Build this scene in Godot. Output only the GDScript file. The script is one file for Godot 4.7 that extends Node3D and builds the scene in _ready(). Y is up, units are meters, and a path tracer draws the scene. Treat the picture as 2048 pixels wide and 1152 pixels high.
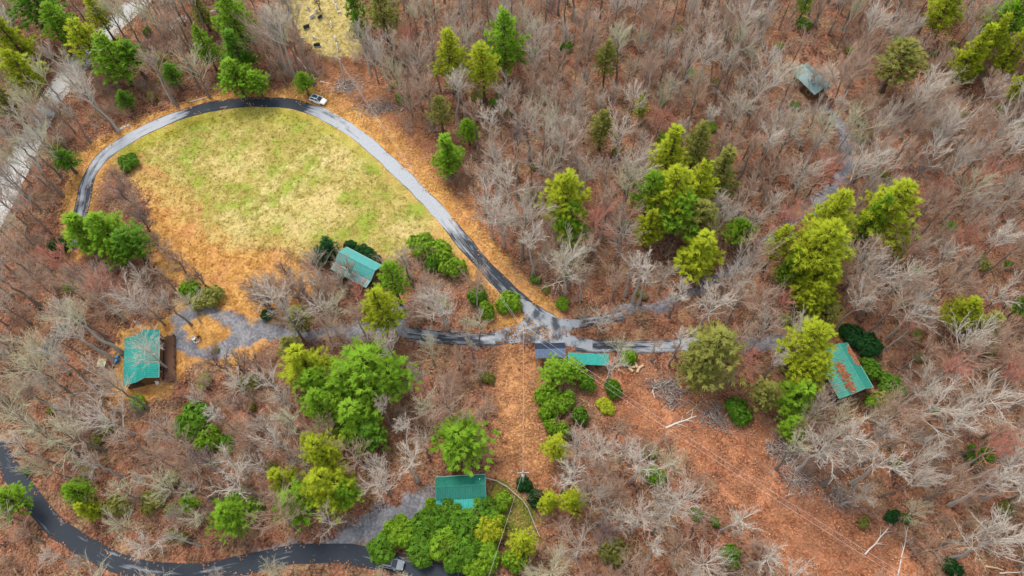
extends Node3D
# Aerial view of wooded hillside cabins in early spring. Metres, y up.
# Every position is a ground point: spot(px, py, height) is where the photograph's view ray meets that height.

const FOCAL := 1420.0
const FLY := 135.0
const X0 := -170.0
const X1 := 170.0
const Z0 := -188.0
const Z1 := 6.0
var cam_basis: Basis
var to_cam: Basis
var names := {}
var rng := RandomNumberGenerator.new()
var relief := FastNoiseLite.new()
var flat_bytes: PackedByteArray
var FW := 512
var FH := 292
var M := {}
var cover_image: Image
var planted := []      # every tree and shrub, for its label
var road_lines := [
	[150,500, 158,440, 168,395, 180,350, 212,308, 275,268, 340,238, 420,214, 505,204, 570,206, 620,218, 680,246, 740,291, 800,345, 860,405, 920,475, 975,540, 1022,585, 1060,618, 1105,645],
	[-10,890, 22,940, 60,992, 110,1052, 180,1100, 260,1134, 350,1147, 440,1140, 520,1122, 600,1108, 690,1108, 780,1124, 870,1143, 960,1175],
	[330,-40, 275,5, 215,62, 150,135, 98,205, 45,310, 8,390, -60,520],
	[1000,676, 960,680, 880,675, 815,664],
	[1150,690, 1210,693, 1300,693, 1400,686],
	[128,650, 112,674, 100,693, 90,714],
	[1120,646, 1160,646, 1200,640, 1245,630],
]

# ------------------------------------------------------------------ mesh collector
class Shape:
	var v := PackedVector3Array()
	var n := PackedVector3Array()
	var c := PackedColorArray()
	var u := PackedVector2Array()
	var i := PackedInt32Array()
	var col := Color.WHITE
	func vert(p: Vector3, nn: Vector3, uv := Vector2.ZERO) -> int:
		v.append(p); n.append(nn); c.append(col); u.append(uv)
		return v.size() - 1
	func tri(a: Vector3, b: Vector3, d: Vector3, nn = null) -> void:
		var k := (d - a).cross(b - a).normalized()
		if nn != null and k.dot(nn) < 0.0:
			var t := b; b = d; d = t
			k = -k
		var m: Vector3 = k if nn == null else nn
		var s := v.size()
		vert(a, m); vert(b, m); vert(d, m)
		i.append(s); i.append(s + 1); i.append(s + 2)
	func quad(a: Vector3, b: Vector3, d: Vector3, e: Vector3, nn = null) -> void:   # corners in order; nn points out
		var k := (d - a).cross(b - a).normalized()
		if nn != null and k.dot(nn) < 0.0:
			var t := b; b = e; e = t
			k = -k
		var s := v.size()
		var w := (b - a).length()
		var h := (e - a).length()
		vert(a, k, Vector2(0, 0)); vert(b, k, Vector2(w, 0)); vert(d, k, Vector2(w, h)); vert(e, k, Vector2(0, h))
		i.append_array(PackedInt32Array([s, s + 1, s + 2, s, s + 2, s + 3]))
	func box(mid: Vector3, size: Vector3, b := Basis.IDENTITY) -> void:
		var h := size * 0.5
		for ax in 3:
			for sg in [-1.0, 1.0]:
				var nn := Vector3.ZERO; nn[ax] = sg
				var p := Vector3.ZERO; p[(ax + 1) % 3] = h[(ax + 1) % 3]
				var q := Vector3.ZERO; q[(ax + 2) % 3] = h[(ax + 2) % 3]
				var o := nn * h[ax]
				quad(mid + b * (o - p - q), mid + b * (o + p - q), mid + b * (o + p + q), mid + b * (o - p + q), b * nn)
	func bar(a: Vector3, d: Vector3, w: float, h: float) -> void:      # a squared bar from a to d
		var x := (d - a).normalized()
		var z := x.cross(Vector3.UP if absf(x.y) < 0.9 else Vector3.RIGHT).normalized()
		var y := z.cross(x)
		box((a + d) * 0.5, Vector3((d - a).length(), h, w), Basis(x, y, z))
	func tube(a: Vector3, d: Vector3, ra: float, rd: float, sides := 5, caps := false) -> void:
		var x := (d - a).normalized()
		var s1 := x.cross(Vector3.UP if absf(x.y) < 0.9 else Vector3.RIGHT).normalized()
		var s2 := x.cross(s1)
		var s := v.size()
		for k in sides:
			var t := TAU * k / sides
			var o := s1 * cos(t) + s2 * sin(t)
			vert(a + o * ra, o); vert(d + o * rd, o)
		for k in sides:
			var e := s + k * 2
			var f := s + ((k + 1) % sides) * 2
			i.append_array(PackedInt32Array([e, e + 1, f, f, e + 1, f + 1]))
		if caps:
			for k in range(1, sides - 1):
				tri(v[s], v[s + k * 2], v[s + k * 2 + 2], -x)
				tri(v[s + 1], v[s + k * 2 + 1], v[s + k * 2 + 3], x)
	func spike(a: Vector3, d: Vector3, ra: float) -> void:                # a three-sided twig that runs out to a point
		var x := (d - a).normalized()
		var s1 := x.cross(Vector3.UP if absf(x.y) < 0.9 else Vector3.RIGHT).normalized()
		var s2 := x.cross(s1)
		var s := v.size()
		for k in 3:
			var o := s1 * cos(TAU * k / 3) + s2 * sin(TAU * k / 3)
			vert(a + o * ra, o)
		vert(d, x)
		i.append_array(PackedInt32Array([s, s + 3, s + 1, s + 1, s + 3, s + 2, s + 2, s + 3, s]))
	func path(pts: Array, radii: Array, sides := 5) -> void:              # a continuous tapering tube through points
		var s := v.size()
		var m := pts.size()
		for j in m:
			var x: Vector3 = (pts[mini(j + 1, m - 1)] - pts[maxi(j - 1, 0)]).normalized()
			var s1 := x.cross(Vector3(0.31, 0.2, 0.93)).normalized()
			var s2 := x.cross(s1)
			for k in sides:
				var t := TAU * k / sides
				var o := s1 * cos(t) + s2 * sin(t)
				vert(pts[j] + o * radii[j], o, Vector2(float(k) / sides, j))
		for j in m - 1:
			for k in sides:
				var e := s + j * sides + k
				var f := s + j * sides + (k + 1) % sides
				i.append_array(PackedInt32Array([e, e + sides, f, f, e + sides, f + sides]))
	func loft(rings: Array, closed_ends := true) -> void:                 # rings of equal point count, flat shaded
		var c0 := Vector3.ZERO
		for r in rings:
			for p in r: c0 += p
		c0 /= rings.size() * rings[0].size()
		for j in rings.size() - 1:
			var a: Array = rings[j]
			var b: Array = rings[j + 1]
			var mid := Vector3.ZERO
			for p in a: mid += p
			for p in b: mid += p
			mid /= a.size() * 2
			for k in a.size():
				var q := (k + 1) % a.size()
				var m4: Vector3 = (a[k] + a[q] + b[q] + b[k]) * 0.25
				var out := m4 - mid
				tri(a[k], a[q], b[q], null); fix(out)
				tri(a[k], b[q], b[k], null); fix(out)
		if closed_ends:
			for e in [[rings[0], -1.0], [rings[-1], 1.0]]:
				var r: Array = e[0]
				var mid := Vector3.ZERO
				for p in r: mid += p
				mid /= r.size()
				for k in r.size():
					tri(mid, r[k], r[(k + 1) % r.size()], null); fix(mid - c0)
	func fix(out: Vector3) -> void:                                       # turn the last triangle to face out
		var s := v.size() - 3
		if n[s].dot(out) < 0.0:
			for k in 3: n[s + k] = -n[s + k]
			var l := i.size() - 3
			var t := i[l + 1]; i[l + 1] = i[l + 2]; i[l + 2] = t
	func mesh() -> ArrayMesh:
		var a := []
		a.resize(Mesh.ARRAY_MAX)
		a[Mesh.ARRAY_VERTEX] = v; a[Mesh.ARRAY_NORMAL] = n; a[Mesh.ARRAY_COLOR] = c; a[Mesh.ARRAY_TEX_UV] = u; a[Mesh.ARRAY_INDEX] = i
		var m := ArrayMesh.new()
		m.add_surface_from_arrays(Mesh.PRIMITIVE_TRIANGLES, a)
		return m

# ------------------------------------------------------------------ naming and tagging
func numbered(called: String) -> String:
	var k: int = names.get(called, 0)
	names[called] = k + 1
	return called if k == 0 else "%s_%03d" % [called, k]

func tag(o: Node, label := "", category := "", group := "", kind := "") -> Node:
	if label: o.set_meta("label", label)
	if category: o.set_meta("category", category)
	if group: o.set_meta("group", group)
	if kind: o.set_meta("kind", kind)
	return o

func thing(called: String, at: Vector3, turn := 0.0, label := "", category := "", group := "") -> Node3D:
	var o := Node3D.new()
	o.name = numbered(called)
	add_child(o)
	o.position = at
	o.rotation.y = turn
	tag(o, label, category, group)
	return o

func part(called: String, s, m: Material, parent: Node, at := Vector3.ZERO) -> MeshInstance3D:
	var o := MeshInstance3D.new()
	o.mesh = s.mesh() if s is Shape else s
	o.material_override = m
	o.name = called
	o.position = at
	parent.add_child(o, true)
	return o

func single(called: String, s, m: Material, at: Vector3, label: String, category: String, group := "", turn := 0.0) -> MeshInstance3D:
	var o := part(numbered(called), s, m, self, at)
	o.rotation.y = turn
	tag(o, label, category, group)
	return o

func setting(called: String, s, m: Material, kind := "structure") -> MeshInstance3D:
	var o := part(numbered(called), s, m, self)
	tag(o, "", "", "", kind)
	return o

# ------------------------------------------------------------------ the view
func aim() -> void:
	var up := -Vector3(26.0, -754.0, -FOCAL).normalized()
	var ahead := Vector3(0, 0, -1)
	ahead = (ahead - up * ahead.dot(up)).normalized()
	to_cam = Basis(ahead.cross(up), up, -ahead)
	cam_basis = to_cam.transposed()

func spot(px: float, py: float, y := 0.0) -> Vector3:
	var d := cam_basis * Vector3(px - 1024.0, 576.0 - py, -FOCAL)
	return Vector3(0, FLY, 0) + d * ((y - FLY) / d.y)

func seen_at(p: Vector3) -> Vector2:
	var c := to_cam * (p - Vector3(0, FLY, 0))
	return Vector2(1024.0 + FOCAL * c.x / -c.z, 576.0 - FOCAL * c.y / -c.z)

func per_metre(p: Vector3) -> float:
	return FOCAL / -(to_cam * (p - Vector3(0, FLY, 0))).z

func ground_y(x: float, z: float) -> float:
	var fx := clampf((x - X0) / (X1 - X0), 0.0, 0.9999) * (FW - 1)
	var fz := clampf((z - Z0) / (Z1 - Z0), 0.0, 0.9999) * (FH - 1)
	var ix := int(fx)
	var iz := int(fz)
	var ax := fx - ix
	var az := fz - iz
	var k := iz * FW + ix
	var w := lerpf(lerpf(flat_bytes[k], flat_bytes[k + 1], ax), lerpf(flat_bytes[k + FW], flat_bytes[k + FW + 1], ax), az) / 255.0
	return relief.get_noise_2d(x, z) * 0.9 * (1.0 - w)

func on_ground(px: float, py: float) -> Vector3:
	var p := spot(px, py)
	p.y = ground_y(p.x, p.z)
	return p

func mat(c: Color, rough := 0.9, vertex := false) -> StandardMaterial3D:      # c holds linear base colours
	var m := StandardMaterial3D.new()
	m.albedo_color = c.linear_to_srgb()
	m.roughness = rough
	m.metallic_specular = 0.3
	m.vertex_color_use_as_albedo = vertex
	return m

func pts(a: Array) -> PackedVector2Array:
	var o := PackedVector2Array()
	for k in range(0, a.size(), 2): o.append(Vector2(a[k], a[k + 1]))
	return o

func _ready() -> void:
	rng.seed = 20250321
	aim()
	var cam := Camera3D.new()
	cam.name = "camera"
	cam.fov = rad_to_deg(2.0 * atan(576.0 / FOCAL))
	cam.near = 1.0
	cam.far = 6000.0
	add_child(cam)
	cam.transform = Transform3D(cam_basis, Vector3(0, FLY, 0))
	cam.current = true
	var sky := ProceduralSkyMaterial.new()
	sky.sky_top_color = Color(0.93, 0.95, 0.98)
	sky.sky_horizon_color = Color(0.86, 0.88, 0.9)
	sky.sky_curve = 0.3
	sky.ground_bottom_color = Color(0.3, 0.28, 0.25)
	sky.ground_horizon_color = Color(0.6, 0.6, 0.58)
	sky.sky_energy_multiplier = 0.72
	var e := Environment.new()
	e.background_mode = Environment.BG_SKY
	e.sky = Sky.new()
	e.sky.sky_material = sky
	e.tonemap_mode = Environment.TONE_MAPPER_LINEAR
	e.tonemap_exposure = 2.4
	e.sdfgi_enabled = true
	e.ssao_enabled = true
	e.ssil_enabled = true
	var w := WorldEnvironment.new()
	w.name = "environment"
	w.environment = e
	add_child(w)
	var sun := DirectionalLight3D.new()
	sun.name = "sun"
	sun.light_energy = 0.5
	sun.light_angular_distance = 24.0
	sun.light_color = Color(1.0, 0.96, 0.9)
	sun.shadow_enabled = true
	sun.rotation_degrees = Vector3(-58, -150, 0)
	sun.sky_mode = DirectionalLight3D.SKY_MODE_LIGHT_ONLY
	add_child(sun)
	make_materials()
	make_ground()
	make_roads()
	make_buildings()
	make_small_things()
	make_evergreens()
	make_bare_trees()
	make_undergrowth()
	make_litter_and_grass()
	write_labels()

# ------------------------------------------------------------------ ground
const MEADOW := [200,345, 225,300, 300,258, 400,228, 500,214, 575,214, 640,235, 700,272, 760,322, 820,382, 880,445, 925,500, 950,540, 890,520, 830,480, 800,520, 760,525, 690,490, 640,490, 600,510, 520,500, 450,500, 400,470, 350,430, 300,390, 260,350, 230,330]
const GRASS := [290,275, 430,228, 520,216, 600,224, 690,268, 750,318, 810,375, 870,440, 900,485, 830,480, 780,525, 690,492, 620,500, 560,480, 490,490, 430,460, 400,400, 340,350, 285,320]
const PALE_STREAK := [480,430, 520,395, 560,355, 620,300, 668,280, 660,320, 620,365, 580,405, 530,430]
const FRESH := [530,400, 570,362, 610,325, 645,302, 650,318, 610,360, 575,392, 545,412]
const FRESH_SPOTS := [[675,452, 690,446, 702,458, 690,468], [756,478, 775,476, 780,498, 762,500], [455,405, 495,398, 500,420, 465,425], [700,470, 730,465, 745,482, 712,486], [385,280, 410,278, 412,292, 388,294]]
const RIM := [230,302, 300,262, 400,230, 500,216, 575,215, 640,236, 700,274, 760,324, 740,330, 680,285, 620,250, 560,238, 480,240, 400,256, 310,288, 250,325]
const STRAW_SIDE := [280,320, 330,330, 420,430, 480,490, 520,500, 600,520, 640,580, 560,640, 540,690, 470,740, 370,735, 320,800, 210,810, 215,770, 240,660, 330,640, 375,600, 350,560, 310,540, 295,460, 300,400, 250,350]
const VERGE_WEST := [118,450, 128,390, 150,320, 215,268, 330,215, 440,184, 560,178, 640,172, 700,190, 680,230, 560,200, 420,214, 290,262, 205,320, 170,380, 165,440]
const VERGE_EAST := [690,200, 770,240, 840,310, 910,395, 980,470, 1040,550, 1100,600, 1160,625, 1060,615, 975,545, 905,460, 830,370, 760,300, 690,240]
const BANK := [640,110, 720,110, 770,180, 830,240, 900,330, 990,440, 960,450, 880,380, 800,290, 720,220, 650,190]
const WEDGE := [880,500, 940,500, 1000,570, 1050,620, 1040,655, 985,662, 975,640, 985,600, 950,560]
const GRAVES := [560,-40, 700,-40, 708,30, 722,70, 730,108, 660,120, 620,95, 590,60, 575,20]
const POWER_CUT := [985,690, 1072,690, 1085,780, 1090,880, 1120,950, 1060,985, 975,950, 990,870, 980,780]
const STRAW_CUT := [1020,690, 1070,690, 1078,740, 1082,830, 1095,920, 1060,960, 1020,940, 1030,860, 1015,760]
const CLEARING := [1160,760, 1240,735, 1340,745, 1420,790, 1540,850, 1560,940, 1650,1000, 1730,1050, 1800,1090, 1880,1170, 1600,1170, 1540,1090, 1470,1010, 1410,950, 1330,870, 1230,850, 1180,820]
const ISLAND := [372,646, 400,633, 440,637, 468,656, 456,680, 425,694, 386,698, 370,676]
const YARD_A := [215,770, 245,790, 335,770, 345,800, 215,812]
const YARD_D := [975,955, 1030,975, 1060,1010, 1085,1075, 1050,1110, 1000,1060, 985,1000]
const YARD_C := [1650,600, 1690,620, 1700,680, 1660,690, 1650,640]
const YARD_F := [1540,130, 1590,130, 1610,180, 1590,260, 1520,220]
const LOOP_GRAVEL := [560,650, 505,644, 455,620, 415,606, 385,606, 356,624, 340,655, 342,688, 360,712, 400,722, 445,715, 485,700, 525,686, 560,672]
const DRIVE_D := [868,972, 872,1015, 880,1060, 800,1080, 740,1090, 690,1100, 560,1112, 470,1100, 600,1090, 660,1070, 740,1030, 820,985]
const DRIVE_C := [1380,676, 1480,674, 1545,668, 1580,680, 1575,702, 1510,700, 1440,694, 1380,696]
const DRIVE_MID := [545,648, 640,652, 720,648, 770,630, 800,590, 815,600, 815,650, 880,664, 960,668, 960,690, 880,688, 800,680, 700,676, 545,676]
const DRIVE_F := [1655,205, 1680,230, 1700,270, 1712,330, 1690,370, 1640,420, 1600,450, 1560,480, 1500,530, 1420,580, 1300,620, 1215,643, 1215,630, 1300,606, 1400,568, 1480,515, 1550,460, 1610,415, 1665,360, 1685,320, 1675,270, 1640,215]

func fill_polygon(im: Image, a: Array, w: int, h: int) -> void:
	var q := PackedVector2Array()
	for p in pts(a):
		var g := spot(p.x, p.y)
		q.append(Vector2((g.x - X0) / (X1 - X0) * w, (g.z - Z0) / (Z1 - Z0) * h))
	for y in h:
		var yy := y + 0.5
		var cross: Array[float] = []
		for k in q.size():
			var s := q[k]
			var t := q[(k + 1) % q.size()]
			if (s.y <= yy) != (t.y <= yy):
				cross.append(s.x + (yy - s.y) / (t.y - s.y) * (t.x - s.x))
		cross.sort()
		for k in range(0, cross.size() - 1, 2):
			var xa := int(round(cross[k]))
			im.fill_rect(Rect2i(xa, y, maxi(0, int(round(cross[k + 1])) - xa), 1), Color.WHITE)

func stroke(im: Image, line: Array, half: float, w: int, h: int) -> void:
	var l := pts(line)
	for k in l.size() - 1:
		var a := spot(l[k].x, l[k].y)
		var b := spot(l[k + 1].x, l[k + 1].y)
		var m := int((b - a).length() / 0.5) + 1
		for j in m:
			var p := a.lerp(b, float(j) / m)
			var r := half / (X1 - X0) * w
			var x := (p.x - X0) / (X1 - X0) * w
			var y := (p.z - Z0) / (Z1 - Z0) * h
			im.fill_rect(Rect2i(int(x - r), int(y - r), int(2 * r) + 1, int(2 * r) + 1), Color.WHITE)

func area_mask(polys: Array, lines := [], half := 3.0, soft := 6) -> Image:
	var im := Image.create(1024, 584, false, Image.FORMAT_L8)
	for a in polys: fill_polygon(im, a, 1024, 584)
	for l in lines: stroke(im, l, half, 1024, 584)
	if soft > 1:
		im.resize(1024 / soft, 584 / soft, Image.INTERPOLATE_LANCZOS)
		im.resize(1024, 584, Image.INTERPOLATE_CUBIC)
	return im

func noise_bytes(freq: float, sd: int, w: int, h: int, octaves := 3, kind := FastNoiseLite.TYPE_SIMPLEX_SMOOTH) -> PackedByteArray:
	var f := FastNoiseLite.new()
	f.seed = sd
	f.noise_type = kind
	f.frequency = freq
	f.fractal_octaves = octaves
	return f.get_image(w, h).get_data()

func make_ground() -> void:
	relief.seed = 5
	relief.frequency = 0.045
	relief.fractal_octaves = 3
	var level := area_mask([MEADOW, STRAW_SIDE, GRAVES, DRIVE_D, DRIVE_C, DRIVE_MID, DRIVE_F, LOOP_GRAVEL, YARD_A, YARD_D, WEDGE, [860,940, 1000,940, 1000,1040, 860,1040], [1640,670, 1770,670, 1770,810, 1640,810], [1570,100, 1680,100, 1680,200, 1570,200], [1050,670, 1240,670, 1240,760, 1050,760], [225,640, 340,640, 340,790, 225,790]], road_lines, 4.5, 8)
	level.resize(FW, FH, Image.INTERPOLATE_BILINEAR)
	flat_bytes = level.get_data()
	# ---- what lies where
	var W := 2048
	var H := 1168
	var layers := [
		# mask, light colour, dark colour (linear base colours)
		[area_mask([BANK, POWER_CUT], [], 3.0, 10), Color(0.44, 0.21, 0.10), Color(0.18, 0.075, 0.038)],
		[area_mask([STRAW_CUT], [], 3.0, 20), Color(0.52, 0.27, 0.12), Color(0.28, 0.13, 0.06)],
		[area_mask([CLEARING], [], 3.0, 10), Color(0.47, 0.215, 0.115), Color(0.20, 0.072, 0.04)],
		[area_mask([STRAW_SIDE, VERGE_WEST, VERGE_EAST, WEDGE, YARD_A, YARD_C, ISLAND], [road_lines[0]], 2.7, 8), Color(0.56, 0.32, 0.105), Color(0.33, 0.155, 0.042)],
		[area_mask([MEADOW], [], 3.0, 16), Color(0.50, 0.36, 0.13), Color(0.34, 0.22, 0.065)],
		[area_mask([GRASS], [], 3.0, 20), Color(0.46, 0.375, 0.14), Color(0.29, 0.25, 0.062)],
		[area_mask([RIM], [], 3.0, 12), Color(0.37, 0.34, 0.07), Color(0.235, 0.22, 0.03)],
		[area_mask([PALE_STREAK], [], 3.0, 16), Color(0.62, 0.51, 0.26), Color(0.37, 0.32, 0.10)],
		[area_mask([FRESH] + FRESH_SPOTS, [], 3.0, 8), Color(0.32, 0.37, 0.06), Color(0.19, 0.27, 0.03)],
		[area_mask([GRAVES], [], 3.0, 10), Color(0.50, 0.41, 0.185), Color(0.36, 0.29, 0.10)],
		[area_mask([YARD_D], [], 3.0, 8), Color(0.26, 0.22, 0.04), Color(0.10, 0.13, 0.02)],
		[area_mask([LOOP_GRAVEL, DRIVE_D, DRIVE_C, DRIVE_MID, DRIVE_F], [], 3.0, 5), Color(0.25, 0.25, 0.275), Color(0.125, 0.13, 0.155)],
		[area_mask([ISLAND], [], 3.0, 5), Color(0.56, 0.32, 0.105), Color(0.33, 0.155, 0.042)],
	]
	var masks: Array[PackedByteArray] = []
	for l in layers: masks.append(l[0].get_data())
	var fine := noise_bytes(0.21, 1, W, H, 3)
	var mid := noise_bytes(0.05, 2, W, H, 4)
	var wide := noise_bytes(0.010, 3, W, H, 3)
	var hue := noise_bytes(0.022, 4, W, H, 4)
	var fleck := noise_bytes(0.33, 9, W, H, 1, FastNoiseLite.TYPE_CELLULAR)
	var bytes := PackedByteArray()
	bytes.resize(W * H * 3)
	var to_srgb := PackedByteArray()
	to_srgb.resize(1025)
	for k in 1025: to_srgb[k] = int(clampf(Color(k / 1024.0, 0, 0).linear_to_srgb().r * 255.0, 0.0, 255.0))
	var nl := layers.size()
	var light_r := PackedFloat32Array(); var light_g := PackedFloat32Array(); var light_b := PackedFloat32Array()
	var dark_r := PackedFloat32Array(); var dark_g := PackedFloat32Array(); var dark_b := PackedFloat32Array()
	for l in layers:
		light_r.append(l[1].r); light_g.append(l[1].g); light_b.append(l[1].b)
		dark_r.append(l[2].r); dark_g.append(l[2].g); dark_b.append(l[2].b)
	for y in H:
		for x in W:
			var k := y * W + x
			var n1 := fine[k] / 255.0
			var n2 := mid[k] / 255.0
			var n3 := wide[k] / 255.0
			var n4 := hue[k] / 255.0
			# leaf litter: rust, with tan drifts, pale flecks of curled leaves, and dark tones painting in shade under crowns
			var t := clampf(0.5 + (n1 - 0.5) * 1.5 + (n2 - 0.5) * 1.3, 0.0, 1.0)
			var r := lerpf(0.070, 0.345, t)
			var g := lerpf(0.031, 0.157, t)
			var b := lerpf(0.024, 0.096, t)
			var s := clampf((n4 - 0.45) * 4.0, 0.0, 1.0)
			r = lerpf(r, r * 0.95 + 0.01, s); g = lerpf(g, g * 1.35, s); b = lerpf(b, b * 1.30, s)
			# which layer covers this spot, with a ragged edge
			var mx := clampi((x + int((n2 - 0.5) * 26.0) + int((n1 - 0.5) * 10.0)) >> 1, 0, 1023)
			var my := clampi((y + int((n4 - 0.5) * 26.0) + int((n1 - 0.5) * 10.0)) >> 1, 0, 583)
			var mk := my * 1024 + mx
			for j in nl:
				var m := masks[j][mk]
				if m > 8:
					var a := clampf((m / 255.0 - 0.25) * 2.0 + (n1 - 0.5) * 0.7, 0.0, 1.0)
					if j == 7 or j == 8: a *= clampf((n2 - 0.32) * 4.0 + (n1 - 0.5), 0.0, 0.9)
					var q := clampf(0.5 + (n1 - 0.5) * 1.5 + (n2 - 0.5) * 1.5 + (n3 - 0.5) * 0.6, 0.0, 1.0)
					var lr := lerpf(dark_r[j], light_r[j], q)
					var lg := lerpf(dark_g[j], light_g[j], q)
					var lb := lerpf(dark_b[j], light_b[j], q)
					if j == 5:                                # fresh green blades come through the old straw
						var gr := clampf((n4 - 0.52) * 3.5 + (n2 - 0.5) * 2.6 + (n1 - 0.5) * 1.8, 0.0, 1.0) * 0.75
						lr = lerpf(lr, 0.21, gr); lg = lerpf(lg, 0.30, gr); lb = lerpf(lb, 0.028, gr)
						var st := clampf((n3 - 0.54) * 5.0 + (n2 - 0.5) * 2.2 + (n1 - 0.5) * 2.0, 0.0, 1.0) * 0.5
						lr = lerpf(lr, 0.58, st); lg = lerpf(lg, 0.46, st); lb = lerpf(lb, 0.22, st)
					elif j == 2 or j == 0:                    # damp leaf mould shows between the drifts
						var st := clampf((n4 - 0.50) * 5.0 + (n2 - 0.5) * 3.0 + (n1 - 0.5), 0.0, 1.0) * 0.6
						lr = lerpf(lr, 0.17, st); lg = lerpf(lg, 0.075, st); lb = lerpf(lb, 0.05, st)
					elif j == 3 or j == 4:
						var st := clampf((n4 - 0.5) * 4.0, 0.0, 1.0) * 0.5
						lr = lerpf(lr, 0.50, st); lg = lerpf(lg, 0.25, st); lb = lerpf(lb, 0.11, st)
					r = lerpf(r, lr, a); g = lerpf(g, lg, a); b = lerpf(b, lb, a)
			if fleck[k] < 42:
				r = r * 1.25 + 0.05; g = g * 1.25 + 0.035; b = b * 1.25 + 0.025
			elif fleck[k] > 205:
				r *= 0.7; g *= 0.68; b *= 0.68
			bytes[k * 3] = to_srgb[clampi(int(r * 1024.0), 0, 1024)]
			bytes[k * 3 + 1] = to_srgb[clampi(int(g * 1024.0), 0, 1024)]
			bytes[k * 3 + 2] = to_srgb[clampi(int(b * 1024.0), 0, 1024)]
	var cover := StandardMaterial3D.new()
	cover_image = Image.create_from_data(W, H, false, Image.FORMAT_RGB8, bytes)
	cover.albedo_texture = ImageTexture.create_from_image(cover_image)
	cover.roughness = 1.0
	cover.metallic_specular = 0.15
	cover.texture_repeat = false
	# ---- the sheet, cut along the edges of meadow, graveyard and gravel; its cells share their corners
	var cut := area_mask([MEADOW], [], 3.0, 4).get_data()
	var cut2 := area_mask([GRAVES], [], 3.0, 4).get_data()
	var cut3 := area_mask([LOOP_GRAVEL, DRIVE_D, DRIVE_C, DRIVE_MID, DRIVE_F], [], 3.0, 2).get_data()
	var cut4 := area_mask([ISLAND], [], 3.0, 2).get_data()
	var NX := 310
	var NZ := 177
	var grid := PackedVector3Array()
	for j in NZ + 1:
		for k in NX + 1:
			var x := lerpf(X0, X1, float(k) / NX)
			var z := lerpf(Z0, Z1, float(j) / NZ)
			grid.append(Vector3(x, ground_y(x, z), z))
	var sheets := [Shape.new(), Shape.new(), Shape.new(), Shape.new()]
	for j in NZ:
		for k in NX:
			var mk := int((j + 0.5) / NZ * 584.0) * 1024 + int((k + 0.5) / NX * 1024.0)
			var which := 0
			if cut3[mk] > 127 and cut4[mk] < 128: which = 3
			elif cut[mk] > 127: which = 1
			elif cut2[mk] > 127: which = 2
			var s: Shape = sheets[which]
			var b := s.v.size()
			for o in [[0, 0], [1, 0], [1, 1], [0, 1]]:
				var p := grid[(j + o[1]) * (NX + 1) + k + o[0]]
				var nn := Vector3(ground_y(p.x - 0.5, p.z) - ground_y(p.x + 0.5, p.z), 1.0, ground_y(p.x, p.z - 0.5) - ground_y(p.x, p.z + 0.5)).normalized()
				s.vert(p, nn, Vector2((k + o[0]) / float(NX), (j + o[1]) / float(NZ)))
			s.i.append_array(PackedInt32Array([b, b + 1, b + 2, b, b + 2, b + 3]))
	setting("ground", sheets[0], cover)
	setting("meadow", sheets[1], cover)
	setting("graveyard_lawn", sheets[2], cover)
	setting("gravel_drive", sheets[3], cover)
	# ---- the woods' floor runs on beyond the mapped part
	var far := Shape.new()
	var e := 3000.0
	for r in [[-e, -e, e, Z0], [-e, Z1, e, e], [-e, Z0, X0, Z1], [X1, Z0, e, Z1]]:
		far.quad(Vector3(r[0], -0.05, r[1]), Vector3(r[2], -0.05, r[1]), Vector3(r[2], -0.05, r[3]), Vector3(r[0], -0.05, r[3]), Vector3.UP)
	setting("terrain", far, M.litter)

# ------------------------------------------------------------------ materials and roads
func noise_texture(freq: float, sd: int, lo: Color, hi: Color, size := 512) -> NoiseTexture2D:
	var t := NoiseTexture2D.new()
	t.width = size; t.height = size
	t.seamless = true
	var f := FastNoiseLite.new()
	f.seed = sd
	f.frequency = freq
	f.fractal_octaves = 5
	t.noise = f
	var g := Gradient.new()
	g.set_color(0, lo.linear_to_srgb()); g.set_color(1, hi.linear_to_srgb())
	g.set_offset(0, 0.3); g.set_offset(1, 0.7)
	t.color_ramp = g
	return t

func grained(lo: Color, hi: Color, scale: float, rough := 0.9, freq := 0.02, sd := 3) -> StandardMaterial3D:
	var m := StandardMaterial3D.new()
	m.albedo_texture = noise_texture(freq, sd, lo, hi)
	m.uv1_triplanar = true
	m.uv1_world_triplanar = true
	m.uv1_scale = Vector3.ONE * scale
	m.roughness = rough
	m.metallic_specular = 0.3
	return m

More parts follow.
